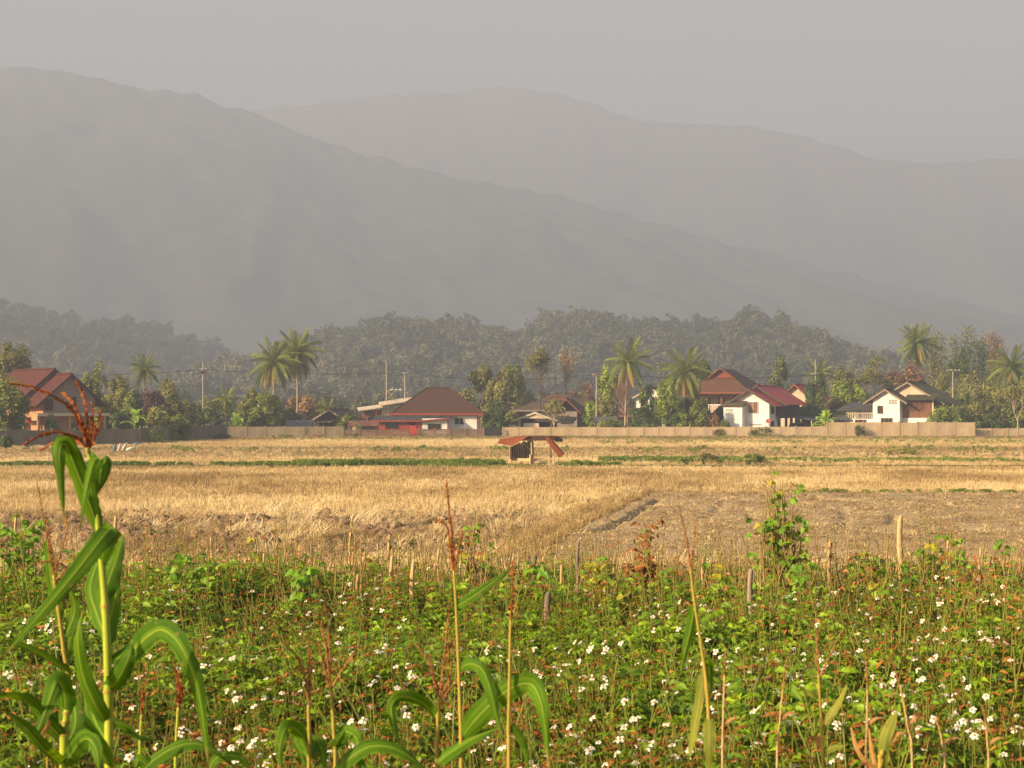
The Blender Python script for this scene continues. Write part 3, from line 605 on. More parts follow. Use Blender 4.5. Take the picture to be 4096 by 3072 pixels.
# white pickup truck under the carport
pk = thing('pickup_truck', 'white pickup truck parked under the carport of the red-roofed house', 'pickup truck', (gx(3185, 264), 264, 0), math.radians(-62))
m = MB(); prof = [(-2.5, .55), (-2.5, 1.05), (-.6, 1.05), (-.45, 1.62), (.75, 1.62), (1.25, 1.12), (2.3, 1.0), (2.45, .55)]
b0 = len(m.v)
for y in (-.85, .85): m.v += [(x, y * (0.88 if z > 1.3 else 1), z) for x, z in prof]
k = len(prof); m.quadf(range(b0, b0 + k)); m.quadf(range(b0 + 2 * k - 1, b0 + k - 1, -1))
for i in range(k): j = (i + 1) % k; m.quadf((b0 + j, b0 + i, b0 + k + i, b0 + k + j))
m.build('body', MT['white'], pk)
m = MB(); m.slab([(.8, .7, 1.58), (.8, -.7, 1.58), (1.23, -.78, 1.16), (1.23, .78, 1.16)][::-1], -.02); m.build('windscreen', MT['glass'], pk)
for s in (-1, 1): boxpart(pk, 'side_window', MT['glass'], -.4, .8, s * .8 - .04, s * .8 + .04, 1.16, 1.54)
for x in (-1.6, 1.55):
    for s in (-.8, .8): m = MB(); m.tube([(x, s - .1, .34), (x, s + .1, .34)], .34, 14); w_ = m.build('wheel', MT['blackp'], pk); m = MB(); m.tube([(x, s - .115, .34), (x, s + .115, .34)], .18, 10); m.build('rim', MT['zinc'], w_)
boxpart(pk, 'tail_light', MT['redp'], -2.53, -2.49, -.8, -.62, .75, 1.0); boxpart(pk, 'tail_light', MT['redp'], -2.53, -2.49, .62, .8, .75, 1.0)

# ------------------------------------------------------------------ white and timber house with mossy roof
D = 259.0; ppm = F / D
r = thing('house', 'white and timber two-storey house with mossy green roof behind the taller wall', 'house', (gx(3491, D), D, 0), math.radians(-29))
m = MB(); gable_wall(m, 0, 3.75, 0, 3.0, 0, 4.95, 6.05); m.build('white_wing', MT['white'], r)
gable_roof(r, 'front_roof', 0, 3.75, 0, 3.2, 5.0, 6.15, MT['old_t'], ov=1.15, fr=.55, verge=MT['grey_wood'])
m = MB(); gable_wall(m, -.2, 8.2, 3.05, 3.25, 4.6, 4.9, 7.1); m.build('rear_gable', MT['cream'], r)
gable_roof(r, 'roof', -.2, 8.2, 3.0, 10.5, 4.75, 7.15, MT['green_t'], ov=1.0, fr=.55, verge=MT['grey_wood'])
boxpart(r, 'lower_wall', MT['white'], 3.76, 7.8, 1.3, 10.0, 0, 2.35); boxpart(r, 'timber_core', MT['woodd'], 3.8, 7.9, 1.5, 10.2, 2.36, 4.75)
planks(r, 4.3, 7.9, 2.36, 4.7, 1.5, MT['woodb'], .24); planks(r, 1.5, 10.2, 2.36, 4.75, 7.9, MT['woodd'], .3, 'R')
boxpart(r, 'side_panel', MT['woodb'], 3.76, 4.28, 1.3, 1.48, 2.36, 4.7); boxpart(r, 'corner_post', MT['cream'], 7.8, 7.98, 1.36, 1.5, 2.36, 4.7)
m = MB(); corr(m, (3.9, .7, 4.75), (4.3, 0, 0), (0, 2.6, .85), 16, .045); m.build('porch_roof', MT['green_t'], r)
for i in range(3):
    w_ = window(r, 4.9 + i * .78, 1.46, 3.3, .62, 1.15, MT['woodb'], MT['woodd'], 2, 2); 
    m = MB(); n = 8; pts = [(.31 * math.cos(math.pi * k / n), -.12, 1.15 + .2 * math.sin(math.pi * k / n)) for k in range(n + 1)]; m.tube(pts, .05, 5); m.build('arch', MT['woodb'], w_)
window(r, 1.05, 0, 2.95, .75, 1.05, MT['woodb'], None, 2, 1); vents(r, 2.25, 4.2, 3, 3, 0.0, .4, .22)
window(r, 1.95, 0, 1.15, 1.6, 1.2, MT['grey_wood'], MT['glass'], 3, 2)
boxpart(r, 'balcony_base', MT['white'], -4.0, -.02, .6, 4.5, 0, 2.2)
window(r, -1.9, .6, .7, 1.6, 1.4, MT['woodb'], MT['woodd'], 3, 1, name='door')
for i in range(15): boxpart(r, 'balcony_slat', MT['cream'], -3.95 + i * .27, -3.84 + i * .27, .56, .62, 2.2, 2.95)
boxpart(r, 'balcony_rail', MT['cream'], -4.0, .0, .54, .64, 2.95, 3.05); boxpart(r, 'balcony_back', MT['white'], -3.8, -.3, 3.6, 3.7, 2.2, 3.6)
m = MB(); corr(m, (-5.4, .1, 3.3), (5.2, 0, 0), (.9, 3.9, 1.15), 12, .05); m.build('balcony_roof', MT['darkroof'], r)
for x in (-3.9, -2.0): m = MB(); m.tube([(x, .6, 2.2), (x, .6, 3.5)], .06, 6); m.build('balcony_post', MT['woodd'], r)
boxpart(r, 'water_tank', MT['blackp'], 4.0, 4.5, .3, .9, .5, 1.5); window(r, 7.81, 3.2, .6, .9, 1.1, MT['grey_wood'], None, 1, 1, 'R')
r = thing('pump_house', 'small hut with dark hipped roof behind the wall beside the banana plant', 'hut', (gx(3318, 256), 256, 0), math.radians(-10))
boxpart(r, 'wall', MT['cream'], .2, 2.7, .2, 2.2, 0, 1.95); hip_roof(r, 'roof', -.15, 3.1, -.15, 2.6, 1.95, 2.6, .8, 2.1, MT['darkroof']); window(r, 1.5, .2, 1.2, .9, .6, MT['white'])

# small gabled house at the right
D = 268.0
r = thing('house', 'small cream gabled house peeking between bushes at the far right', 'house', (gx(3848, D), D, 0), math.radians(-27))
m = MB(); gable_wall(m, 0, 5.0, 0, 7, 0, 3.3, 4.7); m.build('wall', MT['cream'], r); gable_roof(r, 'roof', 0, 5.0, 0, 7, 3.3, 4.75, MT['old_t'], ov=.8, fr=.5, verge=MT['grey_wood'])
m = MB(); gable_wall(m, 2.0, 8.0, 3.0, 9, 0, 4.2, 5.9); m.build('rear_wall', MT['cream'], r); gable_roof(r, 'rear_roof', 2.0, 8.0, 3.0, 9, 4.25, 6.0, MT['old_t'], ov=.8, fr=.4, verge=MT['grey_wood'])
boxpart(r, 'white_band', MT['white'], .1, 4.9, -.05, -.004, 0, 2.6); window(r, 2.2, -.05, 1.2, 1.1, 1.1, MT['woodb'])
sd = thing('satellite_dish', 'pale round satellite dish among the bushes beside the mossy-roofed house', 'satellite dish', (gx(3789, 262), 262, 0))
m = MB(); n = 16; c = Vector((0, 0, 3.3)); m.v.append((0, .1, 3.3))
for k in range(n): w = 2 * math.pi * k / n; m.v.append((.45 * math.cos(w), -.05, 3.3 + .45 * math.sin(w)))
for k in range(n): m.quadf((0, 1 + k, 1 + (k + 1) % n))
m.build('dish', MT['cream'], sd); m = MB(); m.tube([(0, .14, 0), (0, .14, 3.3)], .05, 6); m.build('mast', MT['grey_pl'], sd)

# ------------------------------------------------------------------ walls along the field edge
rw = random.Random(4)
def wall(label, p0, p1, h0, h1, step, pm, qm, rails=0, name='boundary_wall', proud=.015, pstep=1):
    """posts and panels one by one from p0 to p1 = (photo x, distance)"""
    a = Vector((gx(*p0), p0[1], 0)); b = Vector((gx(*p1), p1[1], 0)); L_ = (b - a).length; n = max(1, round(L_ / step)); w = L_ / n
    r = thing(name, label, 'wall', a, math.atan2(b.y - a.y, b.x - a.x))
    meshes = []
    for v in range(3):
        m = MB(); k = rails + 1
        for j in range(k): m.box(.09, w - .09, -.04 + .012 * ((j + v) % 2), .05, -.1 + j / k, (j + 1) / k - .012)
        meshes.append(m.mesh('panel', pm))
    for i in range(n):
        h = h0 + (h1 - h0) * i / n; z = float(terrain((a + (b - a) * (i / n)).x, (a + (b - a) * (i / n)).y))
        o = link('panel', meshes[i % 3], r); o.location = (i * w, rw.uniform(-.02, .02), z); o.scale = (1, 1, h * rw.uniform(.97, 1.02))
    mp = MB(); mp.box(-.085, .085, -.05 - proud, .09, -.1, 1.03); pmesh = mp.mesh('post', qm)
    for i in range(n + 1):
        if i % pstep and i != n: continue
        h = h0 + (h1 - h0) * i / n; o = link('post', pmesh, r); o.location = (i * w, 0, float(terrain((a + (b - a) * (i / n)).x, (a + (b - a) * (i / n)).y))); o.scale = (1, 1, h * rw.uniform(.99, 1.04))
    return r
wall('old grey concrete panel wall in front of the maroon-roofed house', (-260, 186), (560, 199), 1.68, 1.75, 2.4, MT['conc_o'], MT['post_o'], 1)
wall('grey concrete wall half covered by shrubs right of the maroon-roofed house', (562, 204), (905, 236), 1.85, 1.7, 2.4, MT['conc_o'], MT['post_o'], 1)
wall('pinkish tan concrete wall below the coconut palms', (905, 239), (1371, 245), 1.45, 1.32, 2.5, MT['conc'], MT['post_c'])
wall('cream block wall behind the field hut', (2012, 249), (2449, 250.5), 1.25, 1.22, 2.05, MT['conc'], MT['post_c'], 2)
wall('long cream plastered wall in front of the bright red-roofed house', (2451, 250.5), (3306, 252.5), 1.22, 1.28, 2.1, MT['conc'], MT['post_c'])
wall('taller cream wall in front of the mossy-roofed house', (3308, 250.5), (3742, 251.5), 1.85, 1.85, 2.25, MT['conc'], MT['post_c'], 1)
wall('weathered block wall at the right end of the taller wall', (3744, 251.5), (3898, 252), 1.85, 1.8, 2.3, MT['conc_o'] if 0 else MT['conc'], MT['post_c'], 3)
wall('low wall running out of the picture at the right', (3900, 253), (4420, 256), 1.05, 1.0, 2.4, MT['conc'], MT['post_c'], 1)
# brick wall in front of the red house: bricks too small to pick apart singly, so courses are pieces
def brick_wall(label, p0, p1, h):
    a = Vector((gx(*p0), p0[1], 0)); b = Vector((gx(*p1), p1[1], 0)); L_ = (b - a).length
    r = thing('brick_wall', label, 'wall', a, math.atan2(b.y - a.y, b.x - a.x)); n = max(1, round(L_ / 2.2)); w = L_ / n
    for i in range(n):
        for j in range(7):
            m = MB(); q = rw.uniform(0, .03); m.box(.06, w - .06, -.08 - q, .08, j / 7 * h, (j + 1) / 7 * h - .02); o = m.build('brick_course', MT['brick'], r); o.location = (i * w, 0, -.05)
    for i in range(n + 1): boxpart(r, 'pier', MT['brick'], i * w - .12, i * w + .12, -.14, .1, -.1, h + .05)
brick_wall('low grey brown brick wall left of the little red gate', (1373, 246), (1634, 246.5), .98)
brick_wall('low brick wall right of the little red gate, below the white wall', (1672, 246.5), (1934, 247), 1.08)
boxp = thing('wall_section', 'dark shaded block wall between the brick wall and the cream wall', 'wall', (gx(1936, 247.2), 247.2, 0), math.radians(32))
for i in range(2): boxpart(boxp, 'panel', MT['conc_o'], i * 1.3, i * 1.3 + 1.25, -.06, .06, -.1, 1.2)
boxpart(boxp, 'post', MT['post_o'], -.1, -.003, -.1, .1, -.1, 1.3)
gt = thing('gate', 'little red gate with bars in the gap of the brick wall', 'gate', (gx(1640, 246.4), 246.4, 0))
boxpart(gt, 'panel', MT['redp'], 0, .95, -.03, .03, .52, 1.02)
for i in range(6): boxpart(gt, 'bar', MT['blackp'], .05 + i * .16, .09 + i * .16, -.03, .03, .05, .52)

# ------------------------------------------------------------------ utility poles and cables
def pole(label, px, pyt, D, arms=(), r0=.14, r1=.09, ins=True):
    z = zz(pyt, D); p = thing('utility_pole', label, 'pole', (gx(px, D), D, 0))
    m = MB(); m.tube([(0, 0, 0), (0, 0, z)], [r0, r1], 8); m.build('post', MT['pole'], p)
    for za, w in arms:
        c = boxpart(p, 'crossarm', MT['grey_wood'], -w / 2, w / 2, -.16, -.08, za - .06, za + .06)
        if ins:
            for x in (-.45, -.18, .18, .45): m = MB(); m.tube([(x * w, -.12, za + .06), (x * w, -.12, za + .2)], .05, 6); m.build('insulator', MT['satw'], c)
    return p, z
pole('utility pole with a boxed top standing left of the coconut palms', 812, 1447, 300, ((zz(1478, 300), 1.0),))
boxpart(bpy.data.objects['utility_pole'], 'junction_box', MT['woodd'], -.35, .35, -.3, .0, zz(1488, 300) - .25, zz(1488, 300) + .2)
pole('taller of the two poles left of the brown hipped roof', 1546, 1445, 292, ())
pole('shorter of the two poles left of the brown hipped roof', 1620, 1490, 292, ((zz(1494, 292), .8),))
pole('concrete pole with crossarm right of the weathered brown roof', 2386, 1495, 272, ((zz(1500, 272), 1.3),))
pole('utility pole with wide crossarm right of the mossy roof', 3812, 1480, 275, ((zz(1483, 275), 1.9),))
pole('pole with short crossarm half hidden by the dark tree right of the red roofs', 3262, 1438, 290, ((zz(1497, 290), 1.5),))
tp = thing('transformer_rack', 'three insulators on a beam between the two tall poles', 'transformer rack', (gx(1546, 292), 291.8, 0))
boxpart(tp, 'beam', MT['grey_wood'], .05, 2.75, -.05, .05, zz(1562, 292) - .05, zz(1562, 292) + .03)
for x in (.8, 1.45, 2.1): m = MB(); m.tube([(x - .2, 0, zz(1562, 292) + .1), (x + .2, 0, zz(1562, 292) + .18)], .07, 6); m.build('insulator', MT['satw'], tp)
def cable(label, pts, sag=.5, r_=.035):
    m = MB()
    for (p, q) in zip(pts[:-1], pts[1:]):
        a, b = at(*p), at(*q); m.tube([a.lerp(b, t / 10) - Vector((0, 0, sag * 4 * (t / 10) * (1 - t / 10))) for t in range(11)], r_, 4, cap=False)
    tag(m.build('power_cable', MT['wire']), label, 'cable', 'overhead power cables')
cable('upper power cable running from the left house past the palms to the two poles', [(150, 1500, 302), (812, 1478, 299.9), (1546, 1493, 291.9), (1620, 1492, 291.9)], .35)
cable('power cable from the two poles to the pole right of the weathered roof', [(1620, 1492, 291.7), (2386, 1497, 271.8)], .9)
cable('thin lower cable crossing behind the brown hipped roof', [(812, 1600, 299.6), (1546, 1600, 291.6), (2386, 1600, 271.6)], .3, .02)
cable('power cable running right from the concrete pole behind the palms to the mossy roof', [(2386, 1497, 271.5), (3262, 1500, 289.8), (3812, 1484, 274.8), (4300, 1490, 280)], .5)
# ------------------------------------------------------------------ field hut
MT.update(
 bamboo=mat('pale_bamboo', [(.34, .23, .11), (.52, .38, .20), (.62, .47, .27)], scale=4, rough=.7),
 hutwall=mat('brown_hut_boards', [(.05, .025, .014), (.09, .045, .025), (.15, .08, .04)], scale=3, rough=.9, stretch=(4, 4, .5), rand=.3),
 tarp=mat('rust_orange_sheet', [(.17, .045, .016), (.25, .065, .022), (.31, .09, .032)], scale=2, rough=.7, trans=.25, tcol=(1.2, .9, .7)),
 rsheet=mat('pale_corrugated_sheet', [(.34, .22, .15), (.55, .42, .33), (.66, .56, .48)], scale=2.5, rough=.7))
D = 135.0; ppm = F / D
lx = lambda p: (p - 2126) / ppm
hz_ = lambda p: zz(p, D)
hut = thing('field_hut', 'open bamboo field hut with corrugated roof and orange side sheets', 'hut', (gx(2126, D), D, float(terrain(gx(2126, D), D))), 0)
zp = .42
for (x, y, zt) in ((lx(2126), 0, 1.92), (lx(2214), .45, 1.70), (lx(2040), 1.6, 1.45), (lx(2134), 2.1, 1.72), (lx(2206), 2.3, 1.6)):
    m = MB(); m.tube([(x, y, -.1), (x + .02, y, .6), (x - .02, y, zt)], [.055, .05, .045], 7); m.build('post', MT['bamboo'], hut)
for (x, y, h) in ((lx(2121), -.1, .80), (lx(2131), .12, .82), (lx(2216), .35, .36), (lx(2043), 1.5, .85)):
    m = MB(); m.tube([(x, y, -.1), (x, y, h)], .075, 7); m.build('short_post', MT['bamboo'], hut)
P0, P1, P2, P3 = Vector((lx(2046), 1.5, zp)), Vector((lx(2124), 0, zp)), Vector((lx(2216), .4, zp)), Vector((lx(2138), 2.1, zp))
for i in range(9):
    t = i / 8; m = MB(); m.tube([P0.lerp(P3, t) + Vector((0, 0, .03)), P1.lerp(P2, t) + Vector((0, 0, .03))], .045, 6); m.build('floor_slat', MT['bamboo'], hut)
for a, b in ((P0, P1), (P1, P2), (P2, P3), (P3, P0)): m = MB(); m.tube([a - Vector((0, 0, .06)), b - Vector((0, 0, .06))], .05, 6); m.build('floor_beam', MT['bamboo'], hut)
w0, w1 = Vector((lx(2040), 1.75, zp + .06)), Vector((lx(2132), 2.2, zp + .06))
n = 13
for i in range(n):
    a, b = w0.lerp(w1, i / n), w0.lerp(w1, (i + .93) / n); h = .98 + .30 * i / n + (.04 if i % 3 else -.05)
    m = MB(); d_ = Vector((0, .03 + .01 * (i % 2), 0)); m.v += [tuple(v) for v in (a, b, b + d_, a + d_)] + [tuple(v + Vector((0, 0, h))) for v in (a, b, b + d_, a + d_)]
    for q in ((0, 3, 2, 1), (4, 5, 6, 7), (0, 1, 5, 4), (1, 2, 6, 5), (2, 3, 7, 6), (3, 0, 4, 7)): m.quadf(q)
    m.build('wall_board', MT['hutwall'], hut)
for i in range(6):
    a = Vector((lx(2038) , 1.75, zp)).lerp(Vector((lx(2046), .75, zp)), i / 6); m = MB(); m.box(a.x, a.x + .04, a.y - .16, a.y - .01, zp, zp + .95); m.build('side_board', MT['hutwall'], hut)
# corrugated main roof: high edge to the front, ribs running away from us
m = MB(); o_ = Vector((lx(2097), -.25, hz_(1741) - .0)); corr(m, o_, Vector((lx(2226) - lx(2097), .35, -.01)), Vector((-.15, 2.7, -.42)), 11, .035); m.build('roof_sheet', MT['rsheet'], hut)
m = MB(); corr(m, Vector((lx(1999), .1, hz_(1754))), Vector((lx(2099) - lx(1999), -.38, hz_(1740) - hz_(1754))), Vector((-.1, 2.5, -.42)), 8, .03); m.build('roof_sheet', MT['rsheet'], hut)
# orange sheet hanging under the left roof edge
def sheet(pts, name, m_, th=.03, sub=6, sag=.05):
    A, B, C, D_ = [Vector(p) for p in pts]; m = MB(); nrm = (B - A).cross(D_ - A).normalized(); b0 = 0
    for k in (0, 1):
        for i in range(sub + 1):
            for j in range(sub + 1):
                u_, v_ = i / sub, j / sub; p = A.lerp(B, u_).lerp(D_.lerp(C, u_), v_); p = p - nrm * (sag * math.sin(math.pi * u_) * math.sin(math.pi * v_) + .012 * math.sin(u_ * 19) + k * th); m.v.append(tuple(p))
    s1 = (sub + 1) ** 2
    for i in range(sub):
        for j in range(sub):
            a = i * (sub + 1) + j; q = (a, a + sub + 1, a + sub + 2, a + 1); m.quadf(q); m.quadf([s1 + z for z in q[::-1]])
    return m.build(name, m_, hut, True)
sheet([(lx(1990), -.1, hz_(1772)), (lx(2046), -.35, hz_(1783)), (lx(2118), -.3, hz_(1742)), (lx(2002), .05, hz_(1755))], 'awning_sheet', MT['tarp'])
m = MB(); m.tube([(lx(1981), -.12, hz_(1777)), (lx(2048), -.38, hz_(1784)), (lx(2082), -.36, hz_(1767))], .022, 5); m.build('awning_rail', MT['bamboo'], hut)
m = MB(); m.tube([(lx(2001), 0, hz_(1780)), (lx(2036), .8, hz_(1796))], .02, 5); m.build('awning_strut', MT['bamboo'], hut)
# front underside board and the long curved orange sheet hanging at the right
m = MB(); m.slab([(lx(2092), -.22, hz_(1758)), (lx(2160), -.12, hz_(1758)), (lx(2215), .0, hz_(1748)), (lx(2215), .0, hz_(1743)), (lx(2110), -.2, hz_(1743))], .03); m.build('front_board', MT['hutwall'], hut)
a, b = Vector((lx(2190), -.05, hz_(1751))), Vector((lx(2246), -.05, hz_(1820))); m = MB()
ax = (b - a).normalized(); sd_ = Vector((ax.z, 0, -ax.x)); n = 9; th_ = .025
for k in (0, 1):
    for i in range(9):
        c = a.lerp(b, i / 8); w_ = .19 + .05 * i / 8
        for j in range(n):
            an = math.pi * (j / (n - 1)); rr = w_ - k * th_
            m.v.append(tuple(c + sd_ * -math.cos(an) * rr + Vector((0, -1, 0)) * math.sin(an) * rr * .8 + ax * (-.12 * math.sin(an) if i == 0 else .08 * math.sin(an) if i == 8 else 0)))
for k in (0, 1):
    for i in range(8):
        for j in range(n - 1): q = (k * 81 + i * 9 + j, k * 81 + i * 9 + j + 1, k * 81 + (i + 1) * 9 + j + 1, k * 81 + (i + 1) * 9 + j); m.quadf(q if k else q[::-1])
m.build('hanging_sheet', MT['tarp'], hut, True)
sheet([(lx(2195), .1, hz_(1752)), (lx(2250), .2, hz_(1747)), (lx(2248), .3, hz_(1742)), (lx(2200), .2, hz_(1744))], 'side_sheet', MT['tarp'], sub=4, sag=.01)
sheet([(lx(2222), .6, hz_(1768)), (lx(2253), .6, hz_(1768)), (lx(2251), .5, hz_(1746)), (lx(2212), .5, hz_(1751))], 'grey_flap', MT['zinc'], sub=4, sag=.03)
for p, q in (((2130, 1778), (2192, 1775)), ((2205, 1772), (2274, 1774)), ((2214, 1820), (2206, 1788)), ((2154, 1780), (2152, 1836)), ((2100, 1780), (2122, 1800))):
    m = MB(); m.tube([(lx(p[0]), .2, hz_(p[1])), (lx(q[0]), .5, hz_(q[1]))], .018, 5); m.build('rail', MT['bamboo'], hut)

# rice sacks left in the field
MT.update(sackb=mat('blue_sack', [(.06, .12, .18), (.12, .20, .27)], scale=8, rough=.7), sackw=mat('white_sack', [(.36, .33, .27), (.50, .46, .39)], scale=8, rough=.7), sackp=mat('pinkish_sack', [(.42, .30, .24), (.55, .42, .34)], scale=8, rough=.7), sackg=mat('pale_green_sack', [(.36, .44, .36), (.50, .58, .48)], scale=8, rough=.7))
D = 171.0
for px, lean, ln, m_, lab in ((456, .15, .95, 'sackb', 'blue sack at the left end of the row of sacks in the field'), (474, .25, .9, 'sackp', 'pinkish sack second from the left in the row of sacks'), (489, .5, 1.0, 'sackw', 'white sack leaning in the row of sacks in the field'), (505, 1.25, .95, 'sackg', 'pale greenish sack lying at the right end of the row of sacks'), (537, 1.2, .6, 'sackb', 'small pale blue sack lying apart behind the row of sacks')):
    d = D + (22 if px == 537 else 0); ln *= .7; o = thing('sack', lab, 'sack', (gx(px, d), d, float(terrain(gx(px, d), d))), rw.uniform(-.3, .3), 'sacks in the stubble field')
    m = MB(); pts = []; rad = []
    for i in range(9): t = i / 8; pts.append((math.sin(lean) * ln * t + .1 * math.sin(lean) * 0, 0, .06 + math.cos(lean) * ln * t + .14 * math.sin(lean))); rad.append(.155 * (math.sin(math.pi * (.12 + .80 * t)) ** .5) * (1 + .05 * math.sin(i * 2.3)))
    m.tube(pts, rad, 10); m.build('bag', MT[m_], o, True)
    m = MB(); p = Vector(pts[-1]); q = p + (p - Vector(pts[-2])).normalized() * .1; m.tube([p, (p + q) / 2, q], [.05, .04, .1], 8); m.build('tied_neck', MT[m_], o, True)
# ------------------------------------------------------------------ foliage materials and generators
def leafmat(name, a, b, c, trans=.3, rand=0.0, tint=.7):
    a, b, c = (tuple(min(.8, k * f) for k in q) for q, f in ((a, 1.4), (b, 2.1), (c, 2.5)))
    return mat(name, [a, b, c], scale=.6, rough=.6, trans=trans, tint=tint, rand=rand, spec=.3)
MT.update(
 lf_dark=leafmat('dark_leaves', (.018, .030, .008), (.040, .062, .014), (.085, .11, .022)),
 lf_mid=leafmat('green_leaves', (.034, .044, .009), (.072, .092, .014), (.135, .15, .025)),
 lf_bright=leafmat('bright_leaves', (.055, .075, .010), (.11, .15, .015), (.19, .22, .028)),
 lf_olive=leafmat('olive_leaves', (.045, .048, .014), (.09, .092, .024), (.16, .15, .04)),
 lf_yel=leafmat('yellowing_leaves', (.055, .062, .013), (.10, .105, .02), (.17, .16, .035)),
 lf_brown=leafmat('brown_leaves', (.06, .035, .015), (.13, .075, .03), (.24, .14, .055), trans=.2),
 lf_red=leafmat('reddish_brown_leaves', (.055, .026, .014), (.105, .05, .026), (.17, .085, .04), trans=.2),
 lf_purple=leafmat('purplish_leaves', (.022, .012, .012), (.045, .024, .022), (.075, .045, .035), trans=.2),
 lf_palm=leafmat('palm_leaflets', (.03, .042, .009), (.065, .085, .014), (.14, .155, .03), trans=.25, rand=.35, tint=.3),
 lf_palmy=leafmat('yellow_palm_leaflets', (.08, .07, .014), (.14, .11, .02), (.22, .16, .035), trans=.25, rand=.35, tint=.3),
 lf_palmd=leafmat('dry_palm_leaflets', (.14, .07, .025), (.24, .12, .04), (.33, .19, .07), trans=.15, rand=.35, tint=.3),
 lf_ban=leafmat('banana_leaf', (.10, .15, .02), (.17, .25, .03), (.26, .33, .06), trans=.4, rand=.4, tint=.2),
 bark=mat('grey_brown_bark', [(.09, .065, .045), (.17, .13, .095), (.26, .21, .16)], scale=3, rough=.95, bump=.4),
 barkp=mat('pale_bark', [(.20, .15, .11), (.32, .25, .18), (.42, .34, .26)], scale=3, rough=.95),
 twig=mat('bare_twigs', [(.13, .075, .045), (.22, .13, .08), (.30, .20, .13)], scale=2, rough=.95))

def crown_mesh(name, m_, seed, C, R, nclump, nleaf, ls, crad=.34, outer=.5, hang=0.0, aspect=.55, flat=0.0, lumps=0.0):
    """leaf cards spread in clumps through an ellipsoid; C centre, R radii"""
    g = np.random.default_rng(seed); C = np.array(C); R = np.array(R)
    d = g.normal(size=(nclump, 3)); d /= np.linalg.norm(d, axis=1)[:, None]
    rr = outer + (1 - outer) * g.random(nclump) ** .6
    rr *= 1 + lumps * g.normal(size=nclump)
    cc = d * rr[:, None] * (1 - crad * .55)
    which = g.integers(0, nclump, nleaf); cs = (crad * (.6 + .8 * g.random(nclump)))[which]
    off = g.normal(size=(nleaf, 3)); off /= np.linalg.norm(off, axis=1)[:, None]; off *= (g.random(nleaf) ** .5)[:, None]
    p = cc[which] + off * cs[:, None]
    P = C + p * R
    nrm = off * .8 + p * .5 + g.normal(size=(nleaf, 3)) * .55 + np.array([0, 0, .35])
    nrm /= np.linalg.norm(nrm, axis=1)[:, None]
    t = g.normal(size=(nleaf, 3)) + np.array([0, 0, -hang]); t -= nrm * (t * nrm).sum(1)[:, None]; t /= np.linalg.norm(t, axis=1)[:, None]
    s = np.cross(nrm, t); L = ls * (.6 + .8 * g.random(nleaf))[:, None]; W = L * aspect
    V = np.stack([P - t * L * .5, P + s * W * .5 + t * L * .05, P + t * L * .5 - nrm * L * .12, P - s * W * .5 + t * L * .05], 1).reshape(-1, 3)
    V[:, 2] = np.maximum(V[:, 2], .02)
    Q = np.arange(nleaf * 4).reshape(-1, 4)
    tint = np.clip(.5 + .32 * g.normal(size=nclump)[which] * .7 + .22 * g.normal(size=nleaf), 0, 1)
    return np_mesh(name, V, Q, tint, m_), C + cc * R

def trunk_limbs(m, H, cb, cl, r0, seed, lean=0.0, nl=9):
    rg = random.Random(seed); zc = H * max(cb, .12)
    top = Vector((lean + rg.uniform(-.15, .15), rg.uniform(-.15, .15), zc + (H - zc) * .35))
    fork = Vector((lean * .6, 0, zc * .9)); m.tube([(0, 0, -.15), (rg.uniform(-.08, .08), 0, zc * .45), fork, top], [r0 * 1.15, r0 * .9, r0 * .75, r0 * .4], 7)
    idx = list(range(len(cl))); rg.shuffle(idx)
    for i in idx[:nl]:
        e = Vector(cl[i]); s_ = fork.lerp(top, rg.random()); mid = s_.lerp(e, .5) + Vector((0, 0, -.08 * (e - s_).length)); m.tube([s_, mid, e], [r0 * .42, r0 * .27, r0 * .08], 5)

def tree(label, px, pyt, wpx, D, m_='lf_mid', cb=.3, n=3200, ls=.42, seed=1, r0=.16, name='broadleaf_tree', cat='tree', nclump=26, crad=.34, outer=.5, hang=0, bark='bark', lean=0.0, group=None, depth=1.0, z0=0.0, lumps=.0, nl=9):
    H = zz(pyt, D) - z0; rx = wpx / 2 / F * D; x = gx(px, D)
    o = thing(name, label, cat, (x, D, z0 if z0 else float(terrain(x, D))), 0, group)
    C = (lean, 0, H * (1 + cb) / 2); R = (rx, rx * depth, H * (1 - cb) / 2)
    me, cl = crown_mesh('crown' if cat == 'tree' else 'foliage', MT[m_], seed, C, R, nclump, int(n * 2.2), ls * 1.05, crad, outer, hang, lumps=lumps)
    link('crown' if cat == 'tree' else 'foliage', me, o)
    m = MB(); trunk_limbs(m, H, cb, cl, r0, seed, lean, nl); m.build('trunk' if cat == 'tree' else 'stem', MT[bark], o, True)
    return o
def bush(label, px, pyt, wpx, D, m_='lf_mid', n=1500, ls=.30, seed=1, **k):
    return tree(label, px, pyt, wpx, D, m_, cb=k.pop('cb', -.15), n=n, ls=ls, seed=seed, r0=.05, name='bush', cat='bush', **k)

